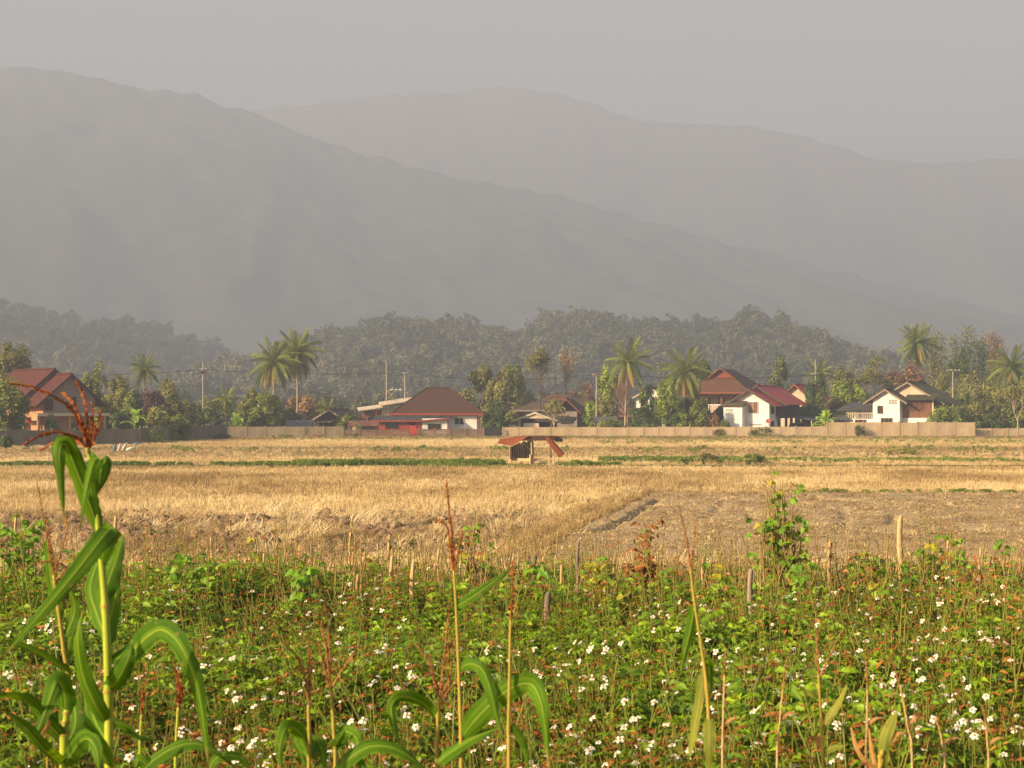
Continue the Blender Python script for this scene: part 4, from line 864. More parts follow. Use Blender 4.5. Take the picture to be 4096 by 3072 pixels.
# ------------------------------------------------------------------ palms
def frond_mesh(seed, L, droop, m_):
    rg = random.Random(seed); m = MB(); n = 42; pts = []
    for i in range(n + 1):
        t = i / n; pts.append(Vector((L * (t - .18 * droop * t * t), .0, -droop * L * .55 * t ** 2.1)))
    m.tube(pts[::3], [.045 - .035 * i / 11 for i in range(len(pts[::3]))], 4, tint=.9, cap=False)
    for i in range(4, n + 1):
        t = i / n; p = pts[i]; tg = (pts[min(i + 1, n)] - pts[i - 1]).normalized(); ln = L * .22 * math.sin(math.pi * (.12 + .83 * t)) ** .7 * rg.uniform(.85, 1.1)
        for s in (-1, 1):
            d = Vector((tg.x * .55, s * .8, tg.z * .55 - .25 - .45 * droop * rg.uniform(.6, 1.2))).normalized()
            sd = d.cross(Vector((0, 0, 1))).normalized() if abs(d.z) < .95 else Vector((1, 0, 0)); w = .05
            q = p + d * ln * .55 + Vector((0, 0, -.02)); e = p + d * ln + Vector((0, 0, -ln * (.22 + .3 * droop)))
            tn = rg.random(); b = len(m.v); m.v += [tuple(v) for v in (p - sd * w * .4, p + sd * w * .4, q + sd * w * .6, q - sd * w * .6, e)]
            m.quadf((b, b + 1, b + 2, b + 3), tn); m.quadf((b + 3, b + 2, b + 4), tn)
    return m.mesh('frond', m_)
FR = {k: [frond_mesh(s + j, 1.0 * 4.0, dr, MT[mm]) for j in range(2)] for k, (s, dr, mm) in dict(young=(10, .42, 'lf_palm'), mid=(20, .85, 'lf_palm'), old=(30, 1.15, 'lf_palm'), yel=(40, .95, 'lf_palmy'), dry=(50, 1.15, 'lf_palmd')).items()}
def palm(label, px, pyc, D, L, seed, nf=24, yellow=2, dry=1, lean=0.0, droop_bias=0.0, r0=.17, name='coconut_palm'):
    """pyc: photo row of the crown centre; L frond length in m"""
    rg = random.Random(seed); Hc = zz(pyc, D); L *= .88; x = gx(px, D); o = thing(name, label, 'palm tree', (x - lean, D, float(terrain(x, D))), 0, 'palms in the village')
    m = MB(); k = 9; pts = [Vector((lean * (i / k) ** 1.6, 0, -.1 + (Hc + .1) * i / k)) for i in range(k + 1)]
    m.tube(pts, [r0 * 1.5] + [r0 * (1.05 - .35 * i / k) * (1.06 if i % 2 else 1) for i in range(1, k + 1)], 8); m.build('trunk', MT['barkp'], o, True)
    m = MB(); top = pts[-1]
    for i in range(7):
        a = rg.uniform(0, 6.28); c = top + Vector((.25 * math.cos(a), .25 * math.sin(a), -.25 - .2 * rg.random())); m.tube([c + Vector((0, 0, .13)), c, c - Vector((0, 0, .13))], [.05, .13, .05], 6)
    m.build('coconuts', MT['lf_palmy'], o, True)
    nf = int(nf * 1.3); yellow = max(0, yellow - 1); tot = nf + yellow + dry
    for i in range(tot):
        if i < nf:
            u_ = (i + .5) / nf; el = math.radians(82 - 118 * u_ ** 1.05 - droop_bias * 20 * u_); kd = 'young' if u_ < .22 else 'mid' if u_ < .6 else 'old'
        elif i < nf + yellow: el = math.radians(rg.uniform(-45, -22)); kd = 'yel'
        else: el = math.radians(rg.uniform(-75, -55)); kd = 'dry'
        f = link('frond', FR[kd][i % 2], o); f.location = top + Vector((0, 0, .1)); s = L / 4.0 * rg.uniform(.86, 1.08) * (.8 if kd == 'dry' else 1)
        f.rotation_euler = (rg.uniform(-.25, .25), -el, i * 2.39996 + rg.uniform(-.25, .25)); f.scale = (s, s, s)
    return o
palm('coconut palm with yellow lower fronds, left of the tallest pair beside the open shed', 1095, 1450, 262, 4.6, 1, 22, 5, 2)
palm('tallest coconut palm of the left pair, with brown drooping fronds', 1190, 1410, 268, 4.7, 2, 26, 2, 2, droop_bias=.6)
palm('coconut palm rising behind the trees right of the maroon-roofed house', 578, 1482, 258, 3.0, 3, 18, 1, 0, r0=.15)
palm('short coconut palm left of the banana plant near the pinkish wall', 905, 1605, 252, 2.7, 4, 16, 2, 0, r0=.14)
palm('coconut palm above the leafless tree', 2512, 1452, 262, 4.7, 5, 18, 4, 4, lean=.4)
palm('coconut palm with orange dead fronds behind the bright green tree', 2742, 1490, 263, 4.6, 6, 22, 5, 3)
palm('slim palm behind the dark tree right of the red roofs', 3275, 1500, 292, 3.2, 7, 18, 0, 0)
palm('tall round-headed palm above the mossy-roofed house', 3667, 1375, 335, 4.9, 8, 34, 3, 1, droop_bias=1.0)
palm('coconut palm at the right edge above the bushes', 4045, 1470, 275, 4.4, 9, 22, 3, 0)
palm('small palm between the mossy roof and the pole', 3860, 1600, 285, 2.4, 11, 14, 1, 0, r0=.11)
palm('low drooping palm right of the brown tree behind the sheds', 1310, 1642, 272, 2.4, 12, 14, 1, 1, r0=.11)

def banana(label, px, pyt, D, seed, n=9, s=1.0):
    rg = random.Random(seed); H = zz(pyt, D); x = gx(px, D); o = thing('banana_plant', label, 'banana plant', (x, D, float(terrain(x, D))), 0, 'banana plants in the village')
    hs = max(.6, H - 2.0 * s); n = int(n * 1.4); m = MB(); m.tube([(0, 0, -.1), (0, 0, hs * .6), (0, 0, hs)], [.17, .13, .08], 8); m.build('stem', MT['lf_olive'], o, True)
    for i in range(n):
        az = i * 2.4 + rg.uniform(-.3, .3); el = math.radians(rg.uniform(35, 82) if i < n * .6 else rg.uniform(5, 40)); L = rg.uniform(1.7, 2.5) * s; W = .62 * s
        m = MB(); k = 10
        for j in range(k + 1):
            t = j / k; c = Vector((L * t * math.cos(el), 0, L * t * math.sin(el) - L * .45 * t ** 2.4)); w = W * (math.sin(math.pi * min(1, t * 1.0 * .97 + .03)) ** .55) * (.15 if t < .12 else 1) * .5
            fl = .35 * w
            m.v += [(c.x, -w, c.z + fl - .04 * math.sin(j * 2.1)), (c.x, 0, c.z), (c.x, w, c.z + fl + .04 * math.sin(j * 1.7))]
        for j in range(k):
            a = 3 * j; tn = .3 + .4 * rg.random(); m.quadf((a, a + 3, a + 4, a + 1), tn); m.quadf((a + 1, a + 4, a + 5, a + 2), tn)
        f = m.build('leaf', MT['lf_ban'], o); f.location = (0, 0, hs * (.96 if i % 3 else .6)); f.rotation_euler.z = az
    return o
banana('banana plant behind the grey wall left of the utility pole', 540, 1600, 231, 1, 9)
banana('bright banana plant behind the pinkish wall', 945, 1625, 247, 2, 12)
banana('banana plant behind the wall between the carport and the small hut', 3300, 1612, 254.5, 3, 11, 1.25)
banana('small banana plant behind the mossy roof', 3695, 1512, 292, 4, 7)

# ------------------------------------------------------------------ bare and feathery trees
def bare_tree(label, px, pyt, wpx, D, seed, m_='twig', leaves=0, lm='lf_brown', depth=5, spread=.5, cat='tree', name='leafless_tree', up=.55):
    rg = random.Random(seed); H = zz(pyt, D); x = gx(px, D); W = wpx / 2 / F * D; o = thing(name, label, cat, (x, D, float(terrain(x, D)))); tr, tw = MB(), MB(); tips = []
    def grow(p, d, L, r, lv):
        q = p + d * L; (tr if lv < 3 else tw).tube([p, (p + q) / 2 + Vector((rg.uniform(-.04, .04) * L, 0, .03 * L)), q], [r, r * .85, r * .65], 5 if lv < 3 else 3, cap=False)
        if lv >= depth: tips.append(q); return
        for i in range(3 if lv < 3 else 2 + (rg.random() < .6)):
            nd = (d * up + Vector((rg.gauss(0, spread), rg.gauss(0, spread), rg.uniform(.1, .6)))).normalized(); grow(p.lerp(q, rg.uniform(.75, 1)), nd, L * rg.uniform(.68, .86), max(.012, r * .62), lv + 1)
    grow(Vector((0, 0, -.1)), Vector((rg.uniform(-.05, .05), 0, 1)).normalized(), H * .26, .15, 0)
    mx = max(abs(t.x) for t in tips); mz = max(t.z for t in tips); fx, fz = W / mx, H / mz
    for mm in (tr, tw): mm.v = [(v[0] * (1 + (fx - 1) * min(1, v[2] / mz * 2)), v[1] * (1 + (fx - 1) * min(1, v[2] / mz * 2)), v[2] * fz) for v in mm.v]
    tr.build('trunk', MT[m_], o, True); tw.build('twigs', MT[m_], o)
    if leaves:
        g = np.random.default_rng(seed); T = np.array([(t.x * fx, t.y * fx, t.z * fz) for t in tips]); P = T[g.integers(0, len(T), leaves)] + g.normal(size=(leaves, 3)) * .22
        L_ = .34; t = g.normal(size=(leaves, 3)) * .6 + np.array([0, 0, -1]); t /= np.linalg.norm(t, axis=1)[:, None]; s = np.cross(t, g.normal(size=(leaves, 3))); s /= np.linalg.norm(s, axis=1)[:, None]
        V = np.stack([P, P + t * L_ * .5 + s * .1, P + t * L_, P + t * L_ * .5 - s * .1], 1).reshape(-1, 3); link('crown', np_mesh('crown', V, np.arange(leaves * 4).reshape(-1, 4), g.random(leaves), MT[lm]), o)
    return o
bare_tree('leafless reddish brown tree standing at the cream wall below a coconut palm', 2512, 1502, 150, 255, 3, depth=6)
bare_tree('thin bare tree left of the concrete pole and its green neighbour', 2338, 1518, 90, 285, 5, leaves=160, depth=5)
bare_tree('tall teak tree with hanging brown and olive leaves', 2160, 1400, 120, 282, 7, leaves=1300, lm='lf_olive', name='teak_tree', spread=.4, up=.8, m_='bark')
bare_tree('sparse thin teak tree with a few brown leaves right of the leafier teak', 2250, 1405, 110, 286, 8, leaves=260, lm='lf_brown', name='teak_tree', spread=.35, up=.9, depth=4, m_='bark')
bare_tree('spreading tree with pale fan-shaped limbs behind the mossy-roofed house', 3500, 1425, 150, 305, 9, leaves=1900, lm='lf_olive', name='spreading_tree', m_='barkp', spread=.6)
bare_tree('feathery sparse tree rising above its neighbours right of the maroon roof', 398, 1440, 60, 262, 14, leaves=420, lm='lf_mid', name='sparse_tree', depth=4, spread=.35, up=.9, m_='barkp')
bare_tree('small tree with thin pale trunk in front of the weathered brown roof', 2215, 1592, 95, 259, 15, leaves=520, lm='lf_olive', name='small_tree', m_='barkp')
bare_tree('tree with pale forked trunk at the right edge of the wall', 4072, 1545, 130, 251.5, 16, leaves=1500, lm='lf_olive', name='small_tree', m_='barkp')

# ------------------------------------------------------------------ broadleaf trees and bushes of the village, left to right
T = tree
T('dense round green tree in front of the maroon-roofed house at the left edge', 20, 1500, 200, 197, 'lf_mid', -.1, 5200, .30, 1, nclump=40)
T('tall olive tree behind the maroon roof at the left edge', 45, 1365, 200, 262, 'lf_olive', .3, 3600, .38, 2, nclump=30)
T('green tree rising just right of the maroon roof', 360, 1482, 110, 240, 'lf_mid', .1, 3000, .32, 3)
T('yellowish green tree between the sparse tree and the first coconut palm', 465, 1492, 130, 250, 'lf_yel', .15, 3000, .33, 4)
T('lower green tree in front of the half hidden white house', 425, 1590, 110, 238, 'lf_mid', .0, 2200, .32, 5)
T('dark purplish brown tree right of the half hidden white house', 610, 1548, 100, 243, 'lf_purple', .1, 2200, .32, 6)
T('feathery olive tree right of the purplish tree', 690, 1490, 110, 248, 'lf_olive', .2, 2200, .30, 7, lumps=.2)
T('green tree below the coconut palm behind the maroon house garden', 545, 1560, 120, 246, 'lf_mid', .1, 2400, .33, 9)
bush('green bush growing in front of the shaded grey wall', 700, 1652, 150, 216, 'lf_mid', 1900, .28, 8)
bush('dark bush beside the utility pole', 800, 1610, 100, 246, 'lf_dark', 1500, .28, 10)
T('bright leafy tree in front of the trunks of the two tall palms', 1060, 1570, 150, 252, 'lf_mid', .0, 3200, .33, 11)
T('yellowish tree between the short palm and the leafy tree', 1000, 1545, 100, 258, 'lf_yel', .2, 1700, .33, 12, lumps=.15)
T('brown leaved tree behind the sheds below the tallest palm', 1195, 1572, 140, 292, 'lf_brown', .1, 2200, .38, 13)
T('small greyish tree between the brown tree and the open shed', 1270, 1600, 110, 300, 'lf_olive', .1, 1500, .36, 14)
bush('bright green bush between the open shed and the long pale-roofed house', 1390, 1640, 90, 266, 'lf_mid', 1300, .30, 15)
bush('little bush in front of the brick wall left of the red wall', 1440, 1690, 40, 247.8, 'lf_mid', 500, .20, 151)
T('big lumpy green tree right of the brown hipped roof', 1925, 1462, 180, 292, 'lf_olive', .12, 5200, .42, 16, nclump=22, crad=.30, outer=.75)
T('second lumpy green tree beside the teak tree', 2035, 1475, 150, 290, 'lf_olive', .1, 4200, .42, 17, nclump=20, crad=.30, outer=.75)
T('smooth green tree top behind the two lumpy trees', 2055, 1452, 110, 312, 'lf_mid', .3, 2200, .40, 18)
T('rounded dark green bush-like tree right of the white wall', 1985, 1600, 110, 259, 'lf_dark', -.05, 3000, .30, 19)
T('yellow green shrubby tree left of the white gabled shed', 2045, 1635, 60, 268, 'lf_yel', .0, 900, .30, 191)
T('dark green tree behind the weathered roof left of the concrete pole', 2335, 1565, 110, 300, 'lf_dark', .1, 2000, .40, 20)
T('bright green small tree at the foot of the concrete pole', 2365, 1592, 70, 280, 'lf_bright', .1, 1200, .34, 21)
T('bright green tree half hidden behind the palm above the leafless tree', 2435, 1462, 90, 276, 'lf_bright', .3, 1800, .36, 22)
T('dark green tree between the leafless tree and the bright green column', 2595, 1545, 100, 262, 'lf_dark', .0, 2600, .33, 23)
T('bright yellow green columnar tree at the cream wall', 2668, 1500, 90, 257, 'lf_bright', .18, 3000, .30, 24, depth=1.0, nclump=24, crad=.42, hang=1.0)
T('dark shadowy tree right of the bright green column', 2740, 1580, 90, 260, 'lf_dark', .0, 2400, .32, 25)
T('dark conifer-like tree top behind the palm with orange fronds', 2805, 1425, 90, 290, 'lf_dark', .35, 2000, .36, 26)
T('climber-covered tree left of the white toilet block', 2800, 1585, 80, 255.5, 'lf_mid', .0, 2200, .28, 27)
bush('brown dried climber heap left of the white toilet block', 2848, 1632, 60, 255, 'lf_brown', 1300, .24, 28)
bush('low dark green bushes at the cream wall below the leafless tree', 2600, 1668, 120, 254, 'lf_dark', 1500, .26, 29)
bush('low green bush at the cream wall left of the leafless tree', 2440, 1672, 110, 254, 'lf_mid', 1200, .26, 291)
bush('green bush beside the toilet block of the red-roofed house', 2895, 1672, 60, 254.3, 'lf_mid', 800, .24, 292)
T('slender hazy green tree behind the bright red roof', 3115, 1428, 90, 345, 'lf_mid', .35, 1700, .42, 30, lumps=.2)
T('dark drooping tree right of the red roofs', 3262, 1492, 110, 272, 'lf_dark', .05, 3200, .34, 31, hang=1.2, lumps=.15)
T('bright green tree behind the balcony of the mossy-roofed house', 3385, 1520, 140, 282, 'lf_bright', .1, 2800, .36, 32)
T('olive tree behind the bright green tree', 3370, 1462, 130, 305, 'lf_olive', .25, 2400, .40, 33, lumps=.15)
T('reddish brown tree behind the mossy roof', 3640, 1452, 130, 325, 'lf_red', .2, 2400, .42, 34)
T('reddish tree between the spreading tree and the tall palm', 3570, 1470, 90, 335, 'lf_red', .2, 1500, .42, 35)
for i, (px, pyt, w, lab, mm) in enumerate(((3745, 1318, 90, 'feathery bamboo clump just right of the tall round-headed palm', 'lf_olive'), (3845, 1302, 110, 'tallest feathery bamboo clump on the right', 'lf_mid'), (3915, 1335, 80, 'dark feathery clump between the two tallest bamboos', 'lf_dark'), (3985, 1328, 90, 'brownish feathery bamboo clump left of the right-hand palm', 'lf_brown'))):
    D = 345 + 6 * i; H = zz(pyt, D); x = gx(px, D); o = thing('bamboo_clump', lab, 'bamboo', (x, D, 0), 0, 'bamboo clumps behind the village'); rg = random.Random(60 + i); W = w / 2 / F * D; st = MB(); cl = []
    for k in range(9):
        a = rg.uniform(0, 6.28); h = H * rg.uniform(.72, 1.0); e = Vector((math.cos(a) * W * rg.uniform(.2, .9), math.sin(a) * W * .6, h)); p = [Vector((math.cos(a) * .4, math.sin(a) * .4, -.1)).lerp(e, t) + Vector((0, 0, .12 * h * math.sin(t * math.pi))) for t in (0, .35, .7, 1)]
        st.tube(p, [.06, .05, .035, .01], 5); cl += [p[1].lerp(p[3], u_) + Vector((rg.gauss(0, .25), rg.gauss(0, .25), 0)) for u_ in (.15, .3, .45, .6, .75, .9, 1) for _ in (0, 1)]
    st.build('stems', MT['barkp'], o); g = np.random.default_rng(i); T_ = np.array(cl); nl_ = 2300; P = T_[g.integers(0, len(T_), nl_)] + g.normal(size=(nl_, 3)) * np.array([.55, .55, .35])
    t = g.normal(size=(nl_, 3)) * .7 + np.array([0, 0, -.8]); t /= np.linalg.norm(t, axis=1)[:, None]; s = np.cross(t, g.normal(size=(nl_, 3))); s /= np.linalg.norm(s, axis=1)[:, None]
    V = np.stack([P, P + t * .2 + s * .09, P + t * .5, P + t * .2 - s * .09], 1).reshape(-1, 3); link('crown', np_mesh('crown', V, np.arange(nl_ * 4).reshape(-1, 4), g.random(nl_), MT[mm]), o)
T('olive green tree below the bamboo clumps behind the pole', 3760, 1470, 150, 315, 'lf_olive', .05, 2400, .40, 40)
T('broad olive tree below the tallest bamboo', 3900, 1480, 170, 310, 'lf_olive', .05, 2800, .40, 41)
bush('leafy green bushes at the wall right of the mossy-roofed house', 3800, 1602, 170, 256, 'lf_mid', 2600, .28, 42)
bush('low bright bush at the foot of the weathered block wall', 3745, 1640, 70, 255, 'lf_bright', 800, .24, 43)
T('green tree covering the small cream gabled house', 3935, 1560, 130, 258, 'lf_olive', .0, 3000, .32, 44)
T('large yellowish green tree under the right-hand palm', 4010, 1500, 170, 266, 'lf_yel', .05, 3600, .34, 45)
T('bright green tree at the right edge behind the low wall', 4105, 1480, 140, 262, 'lf_mid', .1, 3000, .33, 46)
bush('dark bushes behind the low wall at the right', 3965, 1640, 120, 256, 'lf_dark', 1500, .28, 47)
bush('shrub in the corner of the maroon-roofed house garden', 205, 1655, 70, 199, 'lf_mid', 1000, .24, 48)
bush('small shrub at the foot of the grey wall at the left edge', 25, 1735, 60, 185, 'lf_dark', 700, .20, 49)
bush('dark low shrubs in front of the wall left of the pinkish part', 880, 1732, 110, 232, 'lf_dark', 1200, .2, 50)
bush('low scrub at the foot of the pinkish wall', 1130, 1738, 90, 238, 'lf_olive', 900, .2, 501)
bush('scrub in front of the pinkish wall near its right end', 1260, 1735, 70, 240, 'lf_brown', 700, .2, 502)
T('tree covering the gap behind the pinkish wall right of the bush', 870, 1580, 120, 262, 'lf_olive', .0, 2200, .34, 51)

for px_, pyt_, w_, D_, mm_, sd_, lab_ in (
  (330, 1575, 110, 246, 'lf_mid', 601, 'green tree close to the right eave of the maroon-roofed house'), (480, 1640, 90, 234, 'lf_dark', 602, 'dark low tree behind the grey wall left of the banana plant'), (640, 1610, 120, 236, 'lf_olive', 603, 'olive tree behind the bush that covers the grey wall'),
  (755, 1590, 90, 256, 'lf_olive', 604, 'olive tree just left of the utility pole'), (850, 1640, 80, 244, 'lf_dark', 605, 'dark tree between the utility pole and the short palm'), (985, 1625, 110, 251, 'lf_mid', 606, 'green tree between the bright banana plant and the leafy tree'), (1165, 1625, 100, 262, 'lf_dark', 607, 'dark tree behind the streaked grey metal roof'),
  (1340, 1665, 80, 280, 'lf_olive', 608, 'low olive tree right of the open shed'), (2105, 1560, 110, 296, 'lf_olive', 609, 'olive tree filling the gap below the teak tree'), (2290, 1560, 90, 302, 'lf_brown', 610, 'brownish tree behind the weathered roof ridge'), (2430, 1590, 100, 270, 'lf_olive', 611, 'olive tree left of the leafless tree behind the tin roofs'),
  (2560, 1625, 110, 258, 'lf_dark', 612, 'dark dense tree right of the leafless tree'), (2705, 1620, 100, 256.5, 'lf_dark', 613, 'low dark tree at the foot of the bright green column'), (2775, 1540, 90, 272, 'lf_olive', 614, 'olive tree between the orange-fronded palm and the big gablet roof'), (2755, 1650, 110, 255.5, 'lf_mid', 615, 'green shrubby tree at the cream wall left of the climber heap'),
  (3225, 1610, 90, 270, 'lf_dark', 616, 'dark tree behind the carport of the red-roofed house'), (3340, 1590, 100, 276, 'lf_olive', 617, 'olive tree above the small hut with dark roof'), (3450, 1560, 110, 290, 'lf_dark', 618, 'dark tree left of the spreading tree'), (3560, 1500, 110, 310, 'lf_olive', 619, 'olive tree right of the spreading tree'),
  (3720, 1540, 120, 290, 'lf_olive', 620, 'olive tree right of the mossy roof ridge'), (3850, 1545, 120, 282, 'lf_mid', 621, 'green tree right of the utility pole with wide crossarm'), (3985, 1420, 150, 320, 'lf_mid', 622, 'tall green tree left of the right-hand palm'), (3830, 1420, 130, 335, 'lf_dark', 623, 'tall dark tree under the tallest bamboo'),
  (4075, 1600, 120, 257, 'lf_mid', 624, 'green low tree behind the pale forked trunk'), (3900, 1660, 90, 254.5, 'lf_dark', 625, 'dark low tree at the end of the weathered block wall')):
    T(lab_, px_, pyt_, w_, D_, mm_, .02, 1800, .33, sd_)
# ------------------------------------------------------------------ woods on the hills: one mass
MT['wood'] = mat('hill_woods', [(.035, .045, .018), (.085, .098, .035), (.16, .16, .06), (.26, .21, .10)], scale=.3, rough=.8, tint=.28, inst=.55, trans=.15)
WT = []
for i in range(6):
    rx = (4.6, 5.6, 5.0, 6.2, 4.0, 5.2)[i]; hh = (9, 11, 12.5, 10, 13, 10.5)[i]
    me, _ = crown_mesh('wood', MT['wood'], 300 + i, (0, 0, hh * .58), (rx, rx, hh * .42), 13, 620, 1.35, .42, .6); WT.append(('wood', me))
def on_hill(hl, n, seed, ylo, yhi):
    h, x0, x1, D_, wf, wb = hl; g = np.random.default_rng(seed); x = g.uniform(x0, x1, n); y = g.uniform(ylo, yhi, n); z = h(x, y); return np.stack([x, y, z], 1)
P1 = on_hill(HILLS[0], 6500, 1, 790, 1240); P2 = on_hill(HILLS[1], 6500, 2, 900, 1620)
g = np.random.default_rng(5); n3 = 1500; P3 = np.stack([g.uniform(-230, 260, n3), g.uniform(430, 800, n3), np.zeros(n3)], 1)
P = np.concatenate([P1, P2, P3]); n = len(P); g = np.random.default_rng(6)
keep = (P[:, 1] < 800) | (fbm(P[:, 0], P[:, 1], 90, 4) < .30); P = P[keep]; n = len(P)
sc = (np.clip(g.lognormal(-.25, .30, n), .35, 1.4) * np.where(P[:, 1] < 800, .55, 1.0))
tn = np.clip(.45 + .9 * fbm(P[:, 0], P[:, 1], 100, 8) + .27 * g.normal(size=n), 0, 1)
scatter('hill_woods', 'hazy woods covering the hills behind the village', 'woods', WT, P - np.array([0, 0, .5]), np.stack([0 * sc, 0 * sc, g.uniform(0, 6.28, n)], 1), np.stack([sc, sc, sc * g.uniform(.75, 1.15, n)], 1), g.integers(0, 6, n), tn)
for px_, pyt_, w_, D_, mm_, lab_, sd_ in ((3050, 1705, 120, 250.9, 'lf_dark', 'dark creeper growing over the long cream wall below the red-roofed house', 701), (2880, 1712, 60, 250.6, 'lf_olive', 'small creeper at the cream wall below the climber heap', 702), (3440, 1690, 60, 250.0, 'lf_dark', 'dark withered creeper hanging on the taller cream wall', 703), (620, 1700, 90, 204.5, 'lf_dark', 'dark creeper over the grey wall right of the maroon-roofed house', 704)):
    tree(lab_, px_, pyt_, w_, D_, mm_, cb=-.2, n=420, ls=.17, seed=sd_, r0=.03, name='creeper', cat='creeper', depth=.10, crad=.5, nclump=14)
# ------------------------------------------------------------------ stubble, straw and weeds of the fields
MT['stub'] = mat('rice_stubble', [(.12, .075, .032), (.35, .24, .10), (.59, .455, .23), (.76, .64, .40)], scale=1.0, rough=.8, tint=.2, inst=.6, trans=.15, tcol=(1.1, 1, .8), spec=.2)
MT['weed'] = mat('field_weeds', [(.05, .075, .012), (.12, .18, .02), (.22, .28, .04), (.36, .31, .08)], scale=1.0, rough=.7, tint=.3, inst=.5, trans=.3)
MT['clod'] = mat('soil_clod', [(.09, .052, .026), (.18, .115, .06), (.30, .205, .115)], scale=3.0, rough=1, inst=.4)
def tuft(seed, n, h, spread, w, lean, flat=0.0):
    rg = random.Random(seed); m = MB()
    for i in range(n):
        a = rg.uniform(0, 6.28); r_ = spread * rg.random() ** .7; p = Vector((math.cos(a) * r_, math.sin(a) * r_, -.02)); hh = h * rg.uniform(.6, 1.15)
        d = Vector((math.cos(a) * lean * rg.uniform(.2, 1.3) + rg.gauss(0, lean * .5), math.sin(a) * lean * rg.uniform(.2, 1.3) + rg.gauss(0, lean * .5), 1)); e = p + d.normalized() * hh
        b = rg.uniform(0, 3.14); s = Vector((math.cos(b), math.sin(b), 0)) * w; tn = rg.random()
        m.poly([p - s, p + s, e + s * .6, e - s * .6], tn)
    return m.mesh('stubble_tuft', MT['stub'])
def straw(seed, n, L, spread, w):
    rg = random.Random(seed); m = MB(); az = rg.uniform(0, 6.28)
    for i in range(n):
        a = rg.gauss(az, .5); el = abs(rg.gauss(.15, .3)); p = Vector((rg.gauss(0, spread), rg.gauss(0, spread), rg.uniform(0, .1))); d = Vector((math.cos(a) * math.cos(el), math.sin(a) * math.cos(el), math.sin(el)))
        s = d.cross(Vector((0, 0, 1))).normalized() * w; e = p + d * L * rg.uniform(.5, 1.1); m.poly([p - s, p + s, e + s * .5, e - s * .5], rg.random())
    return m.mesh('straw', MT['stub'])
def weedclump(seed, n, R, H, ls):
    me, _ = crown_mesh('weed_clump', MT['weed'], seed, (0, 0, H * .45), (R, R, H * .55), 9, n, ls, .45, .4); return me
def clodmesh(seed):
    rg = random.Random(seed); m = MB(); n = 7; rings = []
    for j, (rr, z) in enumerate(((.7, -.2), (1, .15), (.75, .55), (.25, .75))):
        for k in range(n): w = 6.283 * k / n; q = rr * rg.uniform(.75, 1.2); m.v.append((q * math.cos(w), q * math.sin(w), z * rg.uniform(.8, 1.2)))
    for j in range(3):
        for k in range(n): k2 = (k + 1) % n; m.quadf((j * n + k, j * n + k2, j * n + n + k2, j * n + n + k))
    m.quadf([21 + k for k in range(n)]); return m.mesh('clod', MT['clod'])
ST = [('a', tuft(1, 16, .30, .06, .008, .10)), ('b', tuft(2, 18, .34, .07, .008, .16)), ('c', tuft(3, 14, .26, .06, .009, .25)), ('d', tuft(4, 16, .30, .16, .014, .2)), ('e', tuft(5, 16, .22, .18, .014, .35)),
      ('f', straw(6, 18, .75, .16, .012)), ('g', straw(7, 22, .95, .2, .013)), ('h', tuft(8, 14, .42, .08, .010, .6)), ('i', straw(9, 14, .4, .2, .008)), ('j', straw(10, 16, .18, .28, .022))]
g = np.random.default_rng(11)
def frustum_pts(n, y0, y1, lat=.30, m0=4.0):
    """random points over the field between two distances, wide enough for a step to the side"""
    y = np.sqrt(g.uniform(y0 ** 2, y1 ** 2, n)); x = g.uniform(-1, 1, n) * (lat * y + m0); return x, y
PX, PY, PI, PS, PT = [], [], [], [], []
def add(x, y, idx, s, t):
    PX.append(x); PY.append(y); PI.append(idx); PS.append(s); PT.append(t)
# standing stubble, 76-127 m, in drill rows
n = 62000; x, y = frustum_pts(n, 74, 127); y = np.round(y / .28) * .28 + g.normal(size=n) * .03
k = (x < soil_left(y) + .1) | (y > 91.8); keepn = g.random(n) < .55 + .5 * (fbm(x, y, 6, 61) + .4); k &= keepn; x, y = x[k], y[k]; n = len(x)
band = np.interp(y + 3 * fbm(x, y, 12, 62), [74, 79, 88, 95, 103, 109, 114, 119, 127], [.62, .76, .70, .62, .54, .33, .27, .55, .50])
add(x, y, g.integers(0, 3, n), g.uniform(.75, 1.15, n) * np.interp(y, [74, 90, 100, 127], [.62, .85, 1.0, 1.05]), np.clip(band + .7 * fbm(x, y * .6, 5, 63) + .45 * fbm(x, y, 1.2, 163) + .1 * g.normal(size=n), 0, 1))
# farther stubble, thinner and shorter
n = 52000; x, y = frustum_pts(n, 134, 246); dens = np.interp(y + 4 * fbm(x, y, 15, 64), [134, 140, 150, 156, 186, 192, 218, 228, 246], [.6, 1, 1, .35, .3, .9, .9, .5, .4]); k = g.random(n) < dens; x, y = x[k], y[k]; n = len(x)
band = np.interp(y + 4 * fbm(x, y, 15, 64), [134, 140, 150, 158, 185, 192, 218, 226, 246], [.5, .75, .75, .45, .38, .8, .8, .42, .35])
add(x, y, g.integers(3, 5, n), g.uniform(.7, 1.2, n) * .9, np.clip(band + .65 * fbm(x, y * .5, 8, 65) + .4 * fbm(x, y, 1.6, 165) + .1 * g.normal(size=n), 0, 1))
# broken straw and trampled stubble, 50-76 m on the left
n = 15000; x, y = frustum_pts(n, 49, 78); k = x < soil_left(y) - .9; x, y = x[k], y[k]; n = len(x); ridge = fbm(x, y, 2.2, 66)
k = g.random(n) < np.clip(.5 + 1.5 * ridge, .06, 1) * np.interp(y, [49, 56, 70, 72, 78], [1, 1, .9, .35, .5]); x, y = x[k], y[k]; n = len(x)
pick = g.choice([0, 1, 2, 5, 6, 7, 8], n, p=[.05, .05, .10, .27, .22, .11, .20]); pt = fbm(x, y * .4, 1.6, 67); add(x, y, pick, g.uniform(.6, 1.2, n) * np.where(pt < 0, .6, 1.0), np.clip(.56 + 1.5 * pt + .14 * g.normal(size=n), 0, 1))
